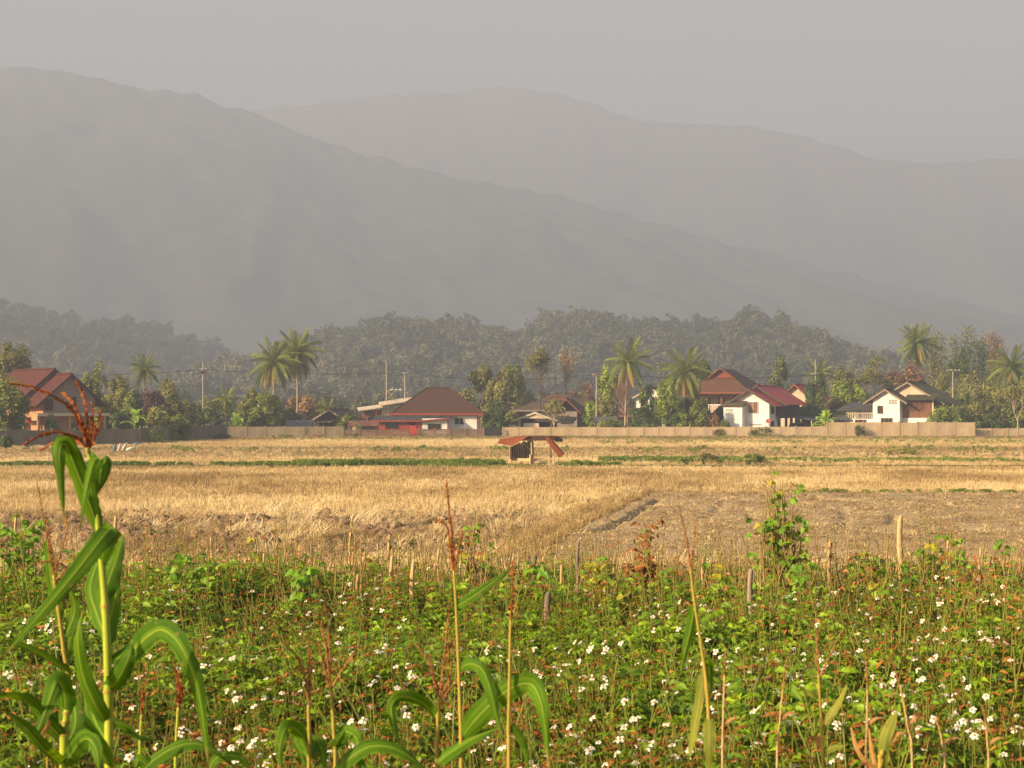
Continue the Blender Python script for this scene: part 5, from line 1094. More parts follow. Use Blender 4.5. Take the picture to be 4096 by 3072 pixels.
# short straw on the slope below the garden
n = 9000; x, y = frustum_pts(n, 17.5, 50, .31, 2.5); pick = g.choice([0, 2, 5, 7, 8], n); add(x, y, pick, g.uniform(.4, .8, n) * np.interp(y, [17, 50], [.6, 1]), np.clip(.58 + .4 * fbm(x, y, 1.5, 68) + .1 * g.normal(size=n), 0, 1))
n = 5200; y = g.uniform(50, 91.5, n); x = soil_left(y) - .6 + g.normal(size=n) * .5; add(x, y, g.choice([2, 7], n), g.uniform(.35, .8, n), np.clip(.28 + .3 * fbm(x, y, 2, 3) + .12 * g.normal(size=n), 0, 1))
# litter on the bare soil
def in_groove(x, y):
    d = np.full(x.shape, 1e9)
    for pts, w in GROOVES:
        for (a, b), (c, e) in zip(pts[:-1], pts[1:]):
            t = np.clip(((x - a) * (c - a) + (y - b) * (e - b)) / ((c - a) ** 2 + (e - b) ** 2), 0, 1)
            d = np.minimum(d, np.hypot(x - a - t * (c - a), (y - b - t * (e - b)) * .55) / w)
    return d < 1.9
n = 8500; x, y = frustum_pts(n, 50, 91); k = (x > soil_left(y) + .5) & ~in_groove(x, y); x, y = x[k], y[k]; n = len(x); add(x, y, np.full(n, 9), g.uniform(.5, 1.1, n), np.clip(.44 + .4 * fbm(x, y, 1.5, 88) + .2 * g.normal(size=n), 0, 1))
X, Y, I, S, TI = (np.concatenate(a) for a in (PX, PY, PI, PS, PT)); n = len(X)
Z = terrain(X, Y) + np.where((X > soil_left(Y)) & (Y > 46) & (Y < 91.5), .24, 0) + .28 * np.exp(-((X - soil_left(Y) + .55) / .5) ** 2) * (Y > 50) * (Y < 91)
scatter('stubble', 'golden rice stubble and broken straw covering the paddy field', 'stubble', ST, np.stack([X, Y, Z], 1), np.stack([g.normal(size=n) * .08, g.normal(size=n) * .08, g.uniform(0, 6.28, n)], 1), np.stack([S, S, S], 1), I, TI)
# clods turned up among the straw
n = 4500; x, y = frustum_pts(n, 50, 78); k = (x < soil_left(y) - 1) & (fbm(x, y, 2.2, 66) < .05); x, y = x[k], y[k]; n = len(x); s = g.uniform(.05, .22, n)
n2 = 16000; x2, y2 = frustum_pts(n2, 50, 91); k = (x2 > soil_left(y2) + .3) & ~in_groove(x2, y2); x2, y2 = x2[k], y2[k]; s2 = g.uniform(.02, .07, len(x2)) ** 1.0
x, y, s = np.concatenate([x, x2]), np.concatenate([y, y2]), np.concatenate([s, s2]); n = len(x); z = terrain(x, y) + np.where((x > soil_left(y)), .22, 0)
scatter('clods', 'dark earth clods lying between the broken straw', 'clods', [('a', clodmesh(1)), ('b', clodmesh(2)), ('c', clodmesh(3))], np.stack([x, y, z], 1), np.stack([0 * x, 0 * x, g.uniform(0, 6, n)], 1), np.stack([s * 1.2, s, s], 1), g.integers(0, 3, n), g.random(n))
# weeds: on the bund, in patches, at the wall foot
WC = [('a', weedclump(1, 90, .22, .34, .09)), ('b', weedclump(2, 110, .3, .42, .10)), ('c', weedclump(3, 70, .2, .26, .08)), ('d', weedclump(4, 60, .45, .3, .14))]
PX, PY, PI, PS, PT = [], [], [], [], []
def bundline(px0, px1, py, n, spread, t0, smin=.6, smax=1.2, gap=0.0, wav=6):
    px = g.uniform(px0, px1, n); d = gd(py + wav * fbm(px, px * 0, 260, int(py))) + g.normal(size=n) * spread; k = fbm(px, px * 0 + py, 90, 71) > gap - .45
    px, d = px[k], d[k]; add((px - CX) / F * d, d, g.integers(0, 3, len(d)), g.uniform(smin, smax, len(d)), np.clip(t0 + .22 * g.normal(size=len(d)) + .3 * fbm(px, px * 0, 120, 72), 0, 1))
bundline(-300, 1250, 1867, 1500, 1.2, .35, .5, 1.0, .25); bundline(1180, 2110, 1864, 2200, 1.5, .38, .7, 1.35, .0); bundline(1650, 2120, 1876, 700, 1.0, .5, .5, .9, .1)
bundline(2180, 2480, 1866, 420, 1.0, .55, .5, .9, .2); bundline(2400, 3050, 1848, 1400, 1.6, .5, .6, 1.2, .0); bundline(3000, 4300, 1846, 1500, 1.8, .72, .4, .9, .2)
bundline(-300, 1100, 1922, 700, .7, .42, .4, .7, .45); bundline(1500, 2100, 1930, 260, .6, .6, .3, .6, .3)
bundline(2400, 4400, 1770, 1500, 5, .8, .4, .9, .2); bundline(-300, 4400, 1752, 1600, 4, .85, .4, .9, .2); bundline(0, 2400, 1800, 500, 4, .6, .6, 1.3, .55); bundline(2300, 4400, 1800, 500, 5, .7, .5, 1.2, .55)
bundline(3150, 4300, 1990, 500, .4, .6, .35, .8, .25, 3); bundline(-200, 560, 1775, 500, 2, .2, 1.0, 2.2, -.1)
# the little bund between straw and soil, and a weedy strip across the soil
n = 420; y = g.uniform(50, 91.5, n); x = soil_left(y) - .6 + g.normal(size=n) * .45; add(x, y, np.full(n, 2), g.uniform(.25, .65, n), np.clip(.88 + .12 * g.normal(size=n) - .3 * (fbm(x, y, 2, 3) > .2), 0, 1))
n = 500; y = 61.5 + g.normal(size=n) * .7; x = g.uniform(8, 24, n); add(x, y, np.full(n, 3), g.uniform(.15, .4, n), np.clip(.85 + .15 * g.normal(size=n), 0, 1))
X, Y, I, S, TI = (np.concatenate(a) for a in (PX, PY, PI, PS, PT)); kh = ~((X > -.6) & (X < 3.2) & (Y > 130) & (Y < 138.5)); X, Y, I, S, TI = X[kh], Y[kh], I[kh], S[kh], TI[kh]; n = len(X); Z = terrain(X, Y) + .26 * np.exp(-((X - soil_left(Y) + .55) / .5) ** 2) * (Y > 50) * (Y < 91) + np.where((X > soil_left(Y)) & (Y > 46) & (Y < 91.5), .15, 0) + .14 * np.exp(-((Y - 131.5) / 1.6) ** 2)
scatter('field_weeds', 'low green weeds along the bunds of the stubble field', 'weeds', WC, np.stack([X, Y, Z], 1), np.stack([0 * S, 0 * S, g.uniform(0, 6.28, n)], 1), np.stack([S, S, S], 1), I, TI)
bush('bright green bush beside the field hut', 2325, 1836, 130, 132, 'lf_bright', 1700, .13, 80, cb=-.3)
bush('dark green bush on the bund right of the field hut', 3000, 1812, 120, 139, 'lf_mid', 1500, .14, 81, cb=-.3)
bush('brownish bush on the bund left of the dark green one', 2830, 1812, 110, 140, 'lf_olive', 1200, .14, 82, cb=-.3)
bush('green bush on the bund between the hut and the brownish bush', 2715, 1828, 90, 139, 'lf_mid', 1000, .13, 83, cb=-.3)
bush('blurry olive weed bush in the middle of the right-hand field', 3600, 1775, 170, 160, 'lf_yel', 900, .14, 84, cb=-.3)
bush('small green weed tuft at the far edge of the bare soil', 3590, 1962, 90, 92, 'lf_mid', 900, .07, 85, cb=-.3)
# ------------------------------------------------------------------ garden in the foreground: flowering weeds
MT.update(
 gw=mat('garden_weed_leaves', [(.014, .026, .003), (.08, .155, .005), (.225, .36, .009), (.44, .52, .02)], scale=6, rough=.55, tint=.45, inst=.35, trans=.35, spec=.35),
 gdry=mat('dry_brown_weed', [(.11, .036, .009), (.25, .09, .018), (.37, .165, .036), (.46, .28, .08)], scale=6, rough=.85, tint=.5, inst=.3, trans=.2, tcol=(1.2, .9, .6)),
 gstem=mat('weed_stems', [(.07, .10, .015), (.15, .17, .025), (.20, .11, .025)], scale=9, rough=.7, tint=.4, inst=.3),
 petal=mat('white_petals', [(.74, .71, .62), (.82, .80, .72)], scale=30, rough=.6, trans=.25, tcol=(1, 1, 1)),
 disc=mat('yellow_flower_centre', [(.30, .14, .02), (.45, .24, .03)], scale=60, rough=.8),
 bean=mat('bean_leaves', [(.04, .085, .010), (.11, .23, .016), (.19, .33, .022), (.40, .42, .05)], scale=5, rough=.5, tint=.7, trans=.35),
 beany=mat('yellow_bean_leaves', [(.17, .20, .015), (.34, .32, .025), (.48, .38, .03)], scale=5, rough=.6, tint=.7, trans=.35),
 vine=mat('vine_stems', [(.12, .09, .03), (.24, .17, .06), (.32, .24, .10)], scale=8, rough=.8, tint=.5),
 stalk=mat('dry_maize_stalk', [(.25, .14, .06), (.44, .28, .13), (.56, .39, .20)], scale=14, rough=.7, stretch=(3, 3, .4), bump=.3, rand=.3))
def petals(m, c, n, R, rg, npet=5):
    n = n.normalized(); a = n.cross(Vector((.3, .9, .1))).normalized(); b = n.cross(a); off = rg.uniform(0, 6.28)
    for k in range(npet):
        if rg.random() < .08: continue
        w = off + 6.283 * k / npet + rg.uniform(-.15, .15); d = a * math.cos(w) + b * math.sin(w); s = n.cross(d); L = R * rg.uniform(.85, 1.1); dr = rg.uniform(-.1, .45) * L
        p0, p1, p2, p3 = c + d * R * .16, c + d * L * .62 + s * R * .36 - n * dr * .35, c + d * L - n * dr, c + d * L * .62 - s * R * .36 - n * dr * .35
        p1b, p2b = c + d * L * .93 + s * R * .24 - n * dr * .8, c + d * L * .93 - s * R * .24 - n * dr * .8
        m.poly([p0, p1, p1b, p2, p2b, p3])
def disc(m, c, n, R):
    n = n.normalized(); a = n.cross(Vector((.3, .9, .1))).normalized(); b = n.cross(a); base = len(m.v); m.v.append(tuple(c + n * R * .7))
    for k in range(7): w = 6.283 * k / 7; m.v.append(tuple(c + (a * math.cos(w) + b * math.sin(w)) * R + n * R * .1))
    for k in range(7): m.quadf((base, base + 1 + k, base + 1 + (k + 1) % 7))
SUNWARD = Vector((-.35, -.35, .85))
def weed_plant(seed, H, nst, nlf, ls, dry=0.0, flowers=0, spread=.10, stemvis=1.0):
    """one weed: materials 0 leaf, 1 dry, 2 stem, 3 petal, 4 disc"""
    rg = random.Random(seed); m = MB()
    for s in range(nst):
        a = rg.uniform(0, 6.28); r_ = spread * rg.random(); base = Vector((math.cos(a) * r_ * .4, math.sin(a) * r_ * .4, -.05)); h = H * rg.uniform(.65, 1.1); top = Vector((math.cos(a) * r_ * 2 + rg.gauss(0, .04), math.sin(a) * r_ * 2 + rg.gauss(0, .04), h)); mid = base.lerp(top, .5) + Vector((rg.gauss(0, .02), rg.gauss(0, .02), .03))
        m.mi = 2; m.tube([base, mid, top], [.0045, .0035, .002], 4, rg.random(), cap=False)
        isdry = rg.random() < dry; m.mi = 1 if isdry else 0
        for i in range(nlf):
            t = .2 + .8 * ((i + rg.random()) / nlf) ** .8; p = base.lerp(mid, t * 2) if t < .5 else mid.lerp(top, t * 2 - 1); a2 = rg.uniform(0, 6.28); d = Vector((math.cos(a2), math.sin(a2), rg.uniform(-.2, .6))); q = p + d.normalized() * ls * rg.uniform(.3, 1.0); tn = min(1, max(0, rg.gauss(.5 + .2 * (t - .5), .24)))
            for k, da in enumerate((0, .9, -.9)):
                dd = Vector((math.cos(a2 + da), math.sin(a2 + da), d.z * .6)); m.leaf(q, dd, Vector((rg.gauss(0, .3), rg.gauss(0, .3), 1)), ls * (1.1 if k == 0 else .8) * rg.uniform(.75, 1.2), ls * .5, .2, tn, rg.uniform(.1, .5))
        if s < flowers:
            m.mi = 3; n_ = SUNWARD + Vector((rg.gauss(0, .5), rg.gauss(0, .5), rg.gauss(0, .2))); c = top + Vector((0, 0, .012)); petals(m, c, n_, .0140, rg); m.mi = 4; disc(m, c, n_, .0045)
        elif rg.random() < .35:
            m.mi = 1
            for k in range(7): d = Vector((rg.gauss(0, 1), rg.gauss(0, 1), rg.gauss(.3, .8))).normalized(); sd = d.cross(Vector((.2, .3, 1))).normalized() * .0016; m.poly([top - sd, top + sd, top + d * .016 + sd, top + d * .016 - sd], .3)
    return m.mesh('weed', [MT['gw'], MT['gdry'], MT['gstem'], MT['petal'], MT['disc']])
GW = [('a', weed_plant(1, .36, 6, 8, .050)), ('b', weed_plant(2, .42, 6, 7, .055)), ('c', weed_plant(3, .34, 6, 7, .044, .3)), ('d', weed_plant(4, .40, 6, 7, .03, .95, spread=.14)), ('e', weed_plant(5, .44, 6, 5, .028, .6, spread=.14)),
      ('f', weed_plant(6, .46, 5, 5, .046, .2, 2)), ('g', weed_plant(7, .42, 5, 5, .034, .5, 2)), ('h', weed_plant(8, .26, 7, 7, .058)), ('i', weed_plant(9, .50, 4, 3, .024, 1.0, spread=.18)), ('j', weed_plant(10, .80, 3, 4, .03, 1.0, spread=.12)), ('k', weed_plant(12, .66, 4, 5, .034, .6, spread=.12))]
g = np.random.default_rng(21); n = 10500
y = np.sqrt(g.uniform(4.6 ** 2, 17.6 ** 2, n)); x = g.uniform(-1, 1, n) * (.30 * y + .9)
lush = fbm(x, y, 1.4, 91) + .5 * fbm(x, y, .45, 92)
bare = (x < -.9) & (y < 6.6) & (fbm(x, y, .5, 93) > -.25)
edge_gap = (y > 13.6) & (fbm(x, y, 1.1, 94) < -.02)
k = ~bare & ~edge_gap & (g.random(n) < np.interp(y, [4.6, 7, 14, 17.6], [1, .95, .8, .42])); x, y, lush = x[k], y[k], lush[k]; n = len(x)
idx = np.zeros(n, int); u = g.random(n)
for i in range(n):
    pl = [0, 1, 7, 0, 1, 2] if lush[i] > .13 else ([0, 2, 5, 1, 0, 4] if lush[i] > -.07 else [3, 4, 6, 5, 2, 8])
    idx[i] = pl[int(u[i] * 6)]
fl = np.isin(idx, (5, 6)); drift = fbm(x, y, .9, 191) > .02; idx[fl & ~drift] = g.choice([0, 2, 4], int((fl & ~drift).sum())); idx[drift & (g.random(n) < .16)] = 5; idx[np.isin(idx, (5, 6)) & (y > 14)] = 2; tall = g.random(n) < np.interp(y, [5, 9, 13, 17.5], [.02, .03, .06, .12]); idx[tall] = g.choice([8, 9, 10], int(tall.sum()))
s = g.uniform(.7, 1.25, n) * np.interp(y, [4.6, 10, 14, 17.6], [1.0, 1.0, 1.0, .8]) * (1 + .35 * fbm(x, y, 1.2, 97))
scatter('garden_weeds', 'dense green and brown weeds with small white flowers filling the foreground', 'weeds', GW, np.stack([x, y, terrain(x, y)], 1), np.stack([g.normal(size=n) * .12, g.normal(size=n) * .12, g.normal(size=n) * .5], 1), np.stack([s, s, s], 1), idx, np.clip(.5 + .8 * lush * .5 + .18 * g.normal(size=n), 0, 1))
# the nearest white flowers, each its own thing
rf = random.Random(77)
PET = []
for v in range(1): pass
PETAL_ME = []
for v in range(4):
    m = MB(); R = .0172; m.poly([(R * .16, 0, 0), (R * .5, R * .34, -.001), (R * .88, R * .26, -.003 - .001 * v), (R, 0, -.004 - .0015 * v), (R * .88, -R * .26, -.003 - .001 * v), (R * .5, -R * .34, -.001)]); PETAL_ME.append(m.mesh('petal', MT['petal']))
m = MB(); disc(m, Vector((0, 0, 0)), Vector((0, 0, 1)), .0055); DISC_ME = m.mesh('disc', MT['disc'])
HEAD_ME = []
for v in range(6):
    m = MB(); m.mi = 0; petals(m, Vector((0, 0, 0)), Vector((0, 0, 1)), .0165, rf); m.mi = 1; disc(m, Vector((0, 0, 0)), Vector((0, 0, 1)), .0052); m.mi = 2; m.tube([(0, 0, -.001), (.01, .01, -.2), (.02, 0, -.45)], .002, 4, cap=False); HEAD_ME.append(m.mesh('white_flower', [MT['petal'], MT['disc'], MT['gstem']]))
clusters = [(1600, 2780, 130), (1950, 2640, 160), (2300, 2640, 130), (2400, 2700, 80), (2950, 2620, 120), (3050, 2760, 120), (3750, 2830, 120), (3850, 2750, 120), (3900, 2900, 100), (2420, 2590, 60), (900, 2640, 60), (1420, 2520, 120), (3550, 2720, 100), (2100, 2800, 150), (500, 2560, 150), (100, 2480, 100), (3300, 2700, 150), (1900, 2870, 150), (2600, 2950, 150), (3850, 2400, 80), (1000, 2980, 120), (1300, 2900, 150), (2700, 2450, 100)]
nb = 0
for i in range(300):
    if rf.random() < .62:
        c = rf.choice(clusters); px, py = rf.gauss(c[0], c[2]), rf.gauss(c[1], c[2] * .4)
    else: px, py = rf.uniform(-20, 4120), rf.uniform(2480, 3075)
    py = max(2400, min(3090, py))
    if px < 420 and py > 2760: px += 900
    zt = rf.uniform(3.14, 3.34); d = (EYE - zt) * F / (py - HOR); X_, Y_ = gx(px, d), d
    tilt = SUNWARD + Vector((rf.gauss(0, .4), rf.gauss(0, .4), rf.gauss(0, .15))); q = tilt.to_track_quat('Z', 'Y').to_euler(); lab, grp = 'small white flower on a thin stem in the foreground weeds', 'white flowers in the foreground weeds'
    if d < 8.2 and nb < 120:
        nb += 1; o = thing('white_flower', lab, 'flower', (X_, Y_, zt), 0, grp); o.rotation_euler = q; off = rf.uniform(0, 6.28); kk = rf.randint(4, 6)
        for k_ in range(kk): p = link('petal', PETAL_ME[rf.randrange(4)], o); p.rotation_euler.z = off + 6.283 * k_ / kk + rf.uniform(-.15, .15)
        link('disc', DISC_ME, o); m = MB(); iq = q.to_quaternion().inverted(); m.tube([(0, 0, -.001), tuple(iq @ Vector((.01, .01, -.2))), tuple(iq @ Vector((.03, 0, -(zt - 2.75))))], .0022, 4, cap=False); m.build('stem', MT['gstem'], o)
    else:
        o = tag(link('white_flower', HEAD_ME[i % 6]), lab, 'flower', grp); o.location = (X_, Y_, zt); o.rotation_euler = q

# ------------------------------------------------------------------ dry stalk stubs at the garden edge
def stalk(label, px, pyt, pyb, D, w=17, lean=0, group='dry maize stubs at the garden edge', m_='stalk', twist=False):
    b, t = at(px - lean, pyb, D), at(px, pyt, D); gz_ = float(terrain(b.x, D)); o = thing('dry_stalk', label, 'stalk', (b.x, D, gz_), 0, group); r_ = w * .78 / 2 / F * D; Hh = t.z - gz_; dx = t.x - b.x; m = MB(); n = 8; pts = []; rad = []
    for i in range(n + 1): u_ = i / n; pts.append((dx * u_ + .004 * math.sin(i * 1.7), .004 * math.cos(i * 2.1), -.05 + (Hh + .05) * u_)); rad.append(r_ * (1.0 - .15 * u_) * (1.18 if i in (3, 6) else 1))
    pts.append((dx + r_ * .5, 0, Hh + r_ * 1.3)); rad.append(r_ * .35); m.tube(pts, rad, 7); m.build('stem', MT[m_], o, True)
    if twist:
        m = MB(); m.tube([(dx * j / 30 + r_ * 1.25 * math.cos(j * .75), -r_ * 1.25 * math.sin(j * .75), Hh * (.25 + .75 * j / 30)) for j in range(31)], .007, 5); m.build('climbing_vine', MT['vine'], o)
    else:
        m = MB(); rg = random.Random(int(px)); 
        for j in range(2): d = Vector((rg.uniform(-1, 1), -.4, rg.uniform(-.9, -.2))); m.leaf(Vector((dx * .5, 0, Hh * rg.uniform(.3, .6))), d, Vector((0, -1, .3)), rg.uniform(.08, .16), .018, .3, rg.random(), .5)
        m.build('dry_sheath', MT['stalk'], o)
    return o
ORD = 'first second third fourth fifth sixth seventh eighth ninth tenth eleventh twelfth thirteenth fourteenth fifteenth sixteenth seventeenth eighteenth nineteenth twentieth'.split()
for io, (px, pt, D_, w) in enumerate(sorted(((845, 2152, 16.5, 15), (955, 2222, 15.5, 16), (980, 2245, 15.2, 16), (996, 2235, 15.6, 14), (1055, 2212, 15.8, 13), (1217, 2292, 14.6, 14), (1412, 2212, 15.2, 15), (1430, 2302, 14.4, 14), (1752, 2200, 15.5, 13), (1840, 2252, 15.0, 14), (2245, 2262, 15.2, 14), (2460, 2212, 15.8, 14), (2810, 2240, 15.6, 14), (3790, 2160, 16, 13), (1500, 2310, 14.6, 12), (1700, 2330, 14.8, 13), (520, 2250, 15.5, 12), (700, 2270, 15.3, 12), (3480, 2210, 15.8, 12), (3920, 2200, 16, 12)))):
    stalk('%s from the left of the plain short dry stubs along the garden edge' % ORD[io], px, pt, 2440, D_, w, lean=random.Random(px).uniform(-8, 8))
stalk('pale dry stalk at the far left of the garden edge', 62, 2062, 2450, 15, 15, group=None); stalk('dry stalk just right of the big maize plant', 461, 2070, 2450, 15.5, 17, group=None)
stalk('thick pale stub with a cut slanted top left of centre', 1652, 2252, 2450, 13.2, 26, 14, group=None); stalk('pale stub with a broken lower half left of centre', 1566, 2232, 2500, 13.4, 23, group=None)
stalk('tall thin dry stalk in a pair left of centre', 1400, 2135, 2420, 15.4, 14, 4, group=None); stalk('dark twisted dry stalk left of the middle maize', 1556, 2145, 2420, 15.6, 16, group=None, twist=True)
stalk('dark brown stub in front of the bare soil', 2138, 2228, 2450, 14.5, 26, group=None, m_='bark'); stalk('straight brown stick standing in front of the bare soil', 2312, 2170, 2470, 14.0, 17, 4, group=None, m_='bark')
stalk('thick squat brown stump in front of the bare soil', 2190, 2382, 2500, 13.0, 38, group=None, m_='bark'); stalk('pale peeling post left of the tall climbing bean', 3000, 2290, 2590, 12.5, 30, -6, group=None, m_='grey_wood')
stalk('rope-like stalk wound with a brown vine right of the tall climbing bean', 3318, 2172, 2450, 13.8, 20, 2, group=None, twist=True); stalk('thick pale post rising above the beans at the right', 3598, 2078, 2450, 15.2, 32, -10, group=None)

# ------------------------------------------------------------------ climbing beans along the edge
def beanplant(label, px, pyt, wpx, D, seed, n=70, ls=.06, yellow=.12, twigs=14, dry=0.0, pyb=2480, main=None):
    rg = random.Random(seed); x = gx(px, D); gz_ = float(terrain(x, D)); o = thing('bean_plant', label, 'bean plant', (x, D, gz_), 0, 'bean plants along the garden edge'); H = zz(pyt, D) - gz_; W = wpx / 2 / F * D
    n = int(n * 2.4); twigs = int(twigs * 1.4); st, lf, ly, ld = MB(), MB(), MB(), MB(); tips = []
    for s in range(twigs):
        h = H * (1 if s == 0 else rg.uniform(.35, .95)); wl = W * (1 - .75 * (h / H) ** 1.5); e = Vector((rg.uniform(-1, 1) * wl, rg.uniform(-.6, .6) * W, h)); b = Vector((rg.uniform(-.5, .5) * W, rg.uniform(-.3, .3) * W, -.04)); pts = [b.lerp(e, t) + Vector((.03 * math.sin(t * 9 + s), .03 * math.cos(t * 8 + s), 0)) * (1 - t * .5) for t in [j / 7 for j in range(8)]]
        st.tube(pts, [.006 - .0005 * j for j in range(8)], 4, rg.random(), cap=False); tips += pts[1:]
        if rg.random() < .5: c = pts[-1]; st.tube([c, c + Vector((rg.uniform(-.08, .08), 0, .05)), c + Vector((rg.uniform(-.16, .16), 0, rg.uniform(-.06, .1)))], .0025, 3, .3, cap=False)
    for i in range(n):
        p = rg.choice(tips) + Vector((rg.gauss(0, .03), rg.gauss(0, .04), rg.gauss(0, .03))); a2 = rg.uniform(0, 6.28); u_ = rg.random(); tgt = ly if u_ < yellow else ld if u_ < yellow + dry else lf; q = p + Vector((math.cos(a2) * .04, math.sin(a2) * .04, .02)); tn = min(1, max(0, rg.gauss(.5, .25))); nn = Vector((rg.gauss(-.2, .5), rg.gauss(-.5, .5), .8))
        for k, da in enumerate((0, 1.4, -1.4)): tgt.leaf(q, Vector((math.cos(a2 + da), math.sin(a2 + da), rg.uniform(-.7, .1))), nn, ls * rg.uniform(.8, 1.2), ls * (.75 if tgt is not ld else .4), .12, tn, rg.uniform(.1, .6))
    st.build('stems', MT['vine'], o)
    if lf.v: lf.build('leaves', MT['bean'], o)
    if ly.v: tag(ly.build('leaves', MT['beany'], o), 'yellowed leaves')
    if ld.v: tag(ld.build('leaves', MT['gdry'], o), 'dried brown leaves')
    return o
B = beanplant
B('tall climbing bean with bright green leaves rising highest at the right of centre', 3115, 1880, 330, 14.2, 1, 105, .058, .12, 60, .05)
B('bean leaves spreading at the foot of the tall climbing bean', 3180, 2270, 380, 13.6, 2, 110, .068, .06, 18, .05)
B('leafy bean at the left edge of the garden', 90, 2070, 280, 14.8, 3, 110, .06, .08, 16)
B('leafy bean behind the big maize plant', 330, 2230, 260, 14.6, 31, 90, .06, .08, 14)
B('dark green bean patch with broad leaves right of the big maize', 800, 2230, 380, 13.6, 4, 150, .065, .05, 18)
B('bean sprig climbing between the short stubs', 1010, 2150, 120, 16, 5, 26, .055, .25, 8)
B('broad-leaved dark bean in the middle left of the edge', 1195, 2300, 170, 13.0, 6, 38, .085, .05, 8)
B('thin bean twining round the pair of dry stalks', 1420, 2190, 220, 15.2, 7, 34, .055, .2, 14, .1)
B('low green bean below the thick pale stub', 1600, 2330, 190, 13.4, 8, 60, .06, .1, 12)
B('tangled bean and dry vines left of the middle maize stem', 1900, 2040, 220, 15.4, 9, 46, .052, .2, 24, .25)
B('green bean leaves around the dark brown stub', 2110, 2240, 240, 14.2, 10, 80, .062, .1, 18, .1)
B('yellowing bean right of the straight brown stick', 2390, 2240, 240, 14.2, 11, 70, .058, .45, 20, .15)
B('dry reddish brown bean plant in front of the bare soil', 2575, 2090, 150, 14.6, 12, 110, .055, .02, 26, .9)
B('green bean between the dry plant and the tasselled maize', 2700, 2260, 220, 14.4, 13, 60, .058, .2, 18, .15)
B('low bean with pale split stems left of the tall climbing bean', 2880, 2270, 240, 14.0, 14, 80, .062, .1, 18, .15)
B('dry and green bean tangle right of the rope-like stalk', 3470, 2230, 260, 14.2, 15, 80, .058, .12, 30, .4)
B('bean with drooping broad leaves in front of the thick pale post', 3560, 2250, 170, 13.6, 16, 40, .08, .15, 10)
B('bright bean sprays at the right of the thick pale post', 3780, 2150, 280, 14.8, 17, 70, .06, .15, 22, .2)
B('brown dry vines leaning at the right end of the bean row', 3930, 2230, 170, 14.2, 18, 50, .05, .05, 20, .7)
B('bright bean at the right edge', 4020, 2150, 180, 14.8, 19, 60, .06, .1, 14, .1)
B('small green bean seedling with big leaves below the yellowing bean', 2460, 2390, 200, 12.6, 20, 50, .065, .25, 10)
# dry vines and bare stems between them: nobody could count those
rg = random.Random(5); m = MB()
for i in range(900):
    px = rg.uniform(-60, 4160); d = rg.uniform(13.6, 17.2); x_ = gx(px, d); z0_ = float(terrain(x_, d)); h = rg.uniform(.25, .75); e = Vector((x_ + rg.gauss(0, .12), d + rg.gauss(0, .1), z0_ + h)); b = Vector((x_, d, z0_ - .03)); m.tube([b, b.lerp(e, .5) + Vector((rg.gauss(0, .03), 0, .02)), e, e + Vector((rg.gauss(0, .06), 0, rg.uniform(-.08, .05)))], [.005, .004, .003, .0015], 4, rg.random(), cap=False)
tag(m.build('dry_stems', MT['vine']), 'thin dry weed stems standing between the beans at the garden edge', 'stems', kind='stuff')
# ------------------------------------------------------------------ maize plants in the near foreground
MT.update(
 mz_leaf=mat('maize_leaf', [(.020, .052, .003), (.055, .14, .005), (.125, .25, .008), (.38, .46, .08)], scale=3, rough=.6, tint=.75, trans=.38, spec=.15, stretch=(1, 1, 1), tcol=(2.0, 1.6, .3)),
 mz_yel=mat('yellowing_maize_leaf', [(.13, .19, .02), (.22, .27, .03), (.36, .36, .05), (.50, .48, .16)], scale=4, rough=.5, tint=.7, trans=.4),
 mz_dry=mat('dry_maize_leaf', [(.22, .10, .03), (.40, .20, .06), (.55, .32, .12), (.62, .42, .20)], scale=6, rough=.7, tint=.6, trans=.3, tcol=(1.2, 1, .7)),
 mz_stem=mat('maize_stem', [(.16, .21, .02), (.30, .36, .03), (.44, .46, .06)], scale=7, rough=.4, stretch=(4, 4, .4), spec=.4),
 mz_sy=mat('yellow_maize_stem', [(.20, .16, .025), (.32, .25, .04), (.36, .20, .05)], scale=5, rough=.5, stretch=(3, 3, .5)),
 tassel=mat('red_brown_tassel', [(.10, .020, .007), (.22, .055, .014), (.36, .12, .03), (.48, .24, .08)], scale=40, rough=.75, tint=.7, trans=.25, tcol=(1.3, .9, .6)),
 tasselp=mat('pale_brown_tassel', [(.16, .06, .02), (.32, .15, .05), (.48, .26, .09)], scale=40, rough=.8, tint=.7, trans=.2, tcol=(1.2, 1, .7)))
